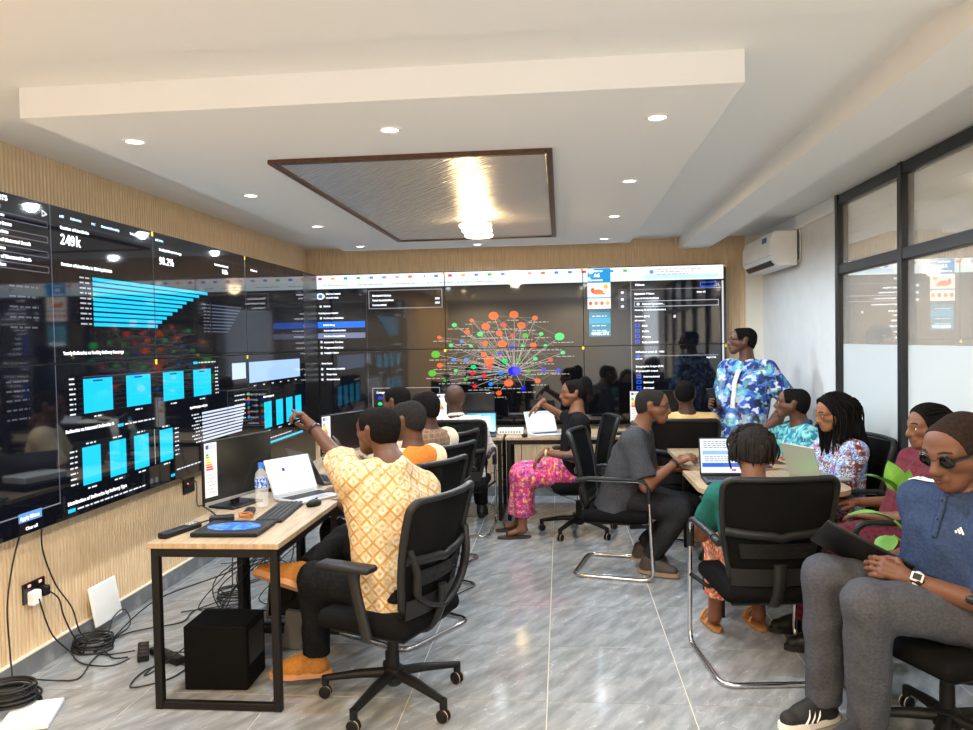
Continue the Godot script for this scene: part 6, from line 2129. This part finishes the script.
	t = person("seated man in navy polo shirt and sunglasses writing on a tablet", POSE.navy, {
		"s": 1.06, "hs": 1.14, "cell": 0.012, "fine": 0.004, "skin": skin(rgb(102, 68, 52)), "top": navy, "collar": navy, "legs": grey_trousers, "sleeve": 0.9, "hem": 0.06, "ease": 0.018, "folds": 0.008, "leg_ease": 0.02, "leg_end": 1.0, "hair_mat": cloth(rgb(40, 30, 26), 20), "shoe": mat(rgb(28, 28, 30), 0.7), "sole": mat(rgb(236, 234, 228), 0.6), "stripes": true, "face": true, "glasses": "dark",
		"hands": [[Vector3(-0.75, 0.25, -0.35), Vector3(-0.3, -0.3, -0.9), 0.7, false], [Vector3(-0.6, -0.25, 0.5), Vector3(0.2, -0.9, 0.2), 0.6, false]]})
	navy_details(t)
	held_items()

func navy_details(t: Node3D) -> void:
	# wristwatch, shirt emblem and sleeve stripes of the man in navy
	var base := t.position
	var P := []
	for q in POSE.navy: P.append(Vector3(q[0], q[1], q[2]) - base)
	var wr: Vector3 = P[7]
	var ax: Vector3 = (P[7] - P[6]).normalized()
	var side := ax.cross(Vector3.UP).normalized()
	var up := side.cross(ax)
	var ring := []
	for i in 18:
		var g := TAU * i / 18
		ring.append(wr - ax * 0.03 + (side * cos(g) + up * sin(g)) * 0.034)
	var b := MB.new(); b.tube(ring, 0.011, 8, true, 0.3, ax)
	var w := part("wristwatch", b, mat(rgb(214, 210, 204), 0.4), t)
	var out := (Vector3(-0.1, 0.55, 0.85) - ax * Vector3(-0.1, 0.55, 0.85).dot(ax)).normalized()
	var bs := Basis(ax.cross(out) * -1.0, out, ax)
	b = MB.new(); b.box(wr - ax * 0.03 + out * 0.038, Vector3(0.036, 0.010, 0.042), 0.004, bs)
	part("watch_case", b, mat(rgb(220, 216, 210), 0.3), w)
	b = MB.new(); b.box(wr - ax * 0.03 + out * 0.0435, Vector3(0.024, 0.002, 0.028), 0.0005, bs)
	part("watch_dial", b, mat(rgb(40, 42, 50), 0.2), w)
	var shirt: MB = skins[t]
	var f := Vector3(-0.93, 0, 0.36).normalized()
	var lt := Vector3.UP.cross(f)
	# three slanted bars of the chest emblem
	for k in 3:
		var c := on_surface(shirt, P[1] + Vector3.UP * 0.05 + lt * (0.075 + k * 0.013), f) + f * 0.002
		b = MB.new(); b.box(c + Vector3.UP * (0.004 * k), Vector3(0.0085, 0.010 + 0.009 * k, 0.002), 0.0005, Basis(lt, Vector3.UP, f) * Basis(Vector3.BACK, 0.5))
		part("emblem_bar", b, M.white_plastic, t)
	# button band
	var strip := []
	for k in 8:
		strip.append(on_surface(shirt, P[1] + Vector3.UP * (0.17 - k * 0.022), f) + f * 0.001)
	b = MB.new(); b.tube(strip, 0.016, 8, false, 0.12, lt)
	part("button_band", b, M.navy_cloth, t)
	for k in 3:
		b = MB.new(); b.ball(strip[1 + k * 3] + f * 0.003, Vector3(0.005, 0.005, 0.005), 5)
		part("button", b, mat(rgb(30, 38, 58), 0.3), t)
	# white stripes along the far shoulder
	for k in 3:
		strip = []
		for q in 9:
			var a: Vector3 = (P[2] as Vector3).lerp(P[12], 0.35 + 0.08 * q) if q < 8 else (P[12] as Vector3)
			if q >= 8: a = (P[12] as Vector3).lerp(P[13], 0.15)
			var dir := (Vector3.UP + f * (-0.25 + 0.28 * k) - lt * (0.1 * q)).normalized()
			strip.append(on_surface(shirt, a, dir) + dir * 0.001)
		b = MB.new(); b.tube(strip, 0.006, 6, false, 0.4)
		part("shoulder_stripe", b, M.white_plastic, t)

func held_items() -> void:
	var b: MB
	var t: Node3D
	t = thing("tablet", "black tablet tilted in the hands of the man in navy polo", "tablet", Vector3(3.66, 0.735, 4.66))
	var u := Vector3(-0.80, 0.42, -0.25).normalized()
	var n := Vector3(0.60, 0.66, -0.42)
	n = (n - u * n.dot(u)).normalized()
	var bs := Basis(u, n, u.cross(n))
	b = MB.new(); b.box(Vector3.ZERO, Vector3(0.34, 0.012, 0.24), 0.004, bs)
	part("case", b, mat(rgb(16, 16, 18), 0.45), t)
	b = MB.new(); b.box(bs * Vector3(0, 0.0068, 0), Vector3(0.31, 0.0012, 0.215), 0.0004, bs)
	part("screen", b, mat(rgb(10, 10, 12), 0.08), t)
	b = MB.new(); b.tube([Vector3(3.735, 0.688, 4.58), Vector3(3.86, 0.697, 4.56), Vector3(3.885, 0.699, 4.556)], [0.0045, 0.0045, 0.003], 8)
	solo("pen", b, mat(rgb(40, 90, 220), 0.3), "blue pen in the hand of the man in navy polo", "pen")
	b = MB.new(); b.box(Vector3(3.80, 0.695, 4.88), Vector3(0.10, 0.016, 0.055), 0.005, Basis(Vector3.UP, 0.4))
	solo("phone", b, mat(rgb(16, 16, 18), 0.15), "black phone lying on the thigh of the man in navy polo", "phone")
	b = MB.new(); b.box(Vector3(3.685, 1.11, 1.515), Vector3(0.075, 0.16, 0.012), 0.004, Basis(Vector3.UP, -0.6) * Basis(Vector3.BACK, 0.15))
	solo("phone", b, mat(rgb(14, 16, 26), 0.12), "dark phone held upright by the standing man", "phone")

func _ready() -> void:
	camera_and_light()
	materials()
	setting()
	downlights()
	ceiling_panel()
	video_walls()
	furniture()
	desk_items()
	floor_items()
	people()
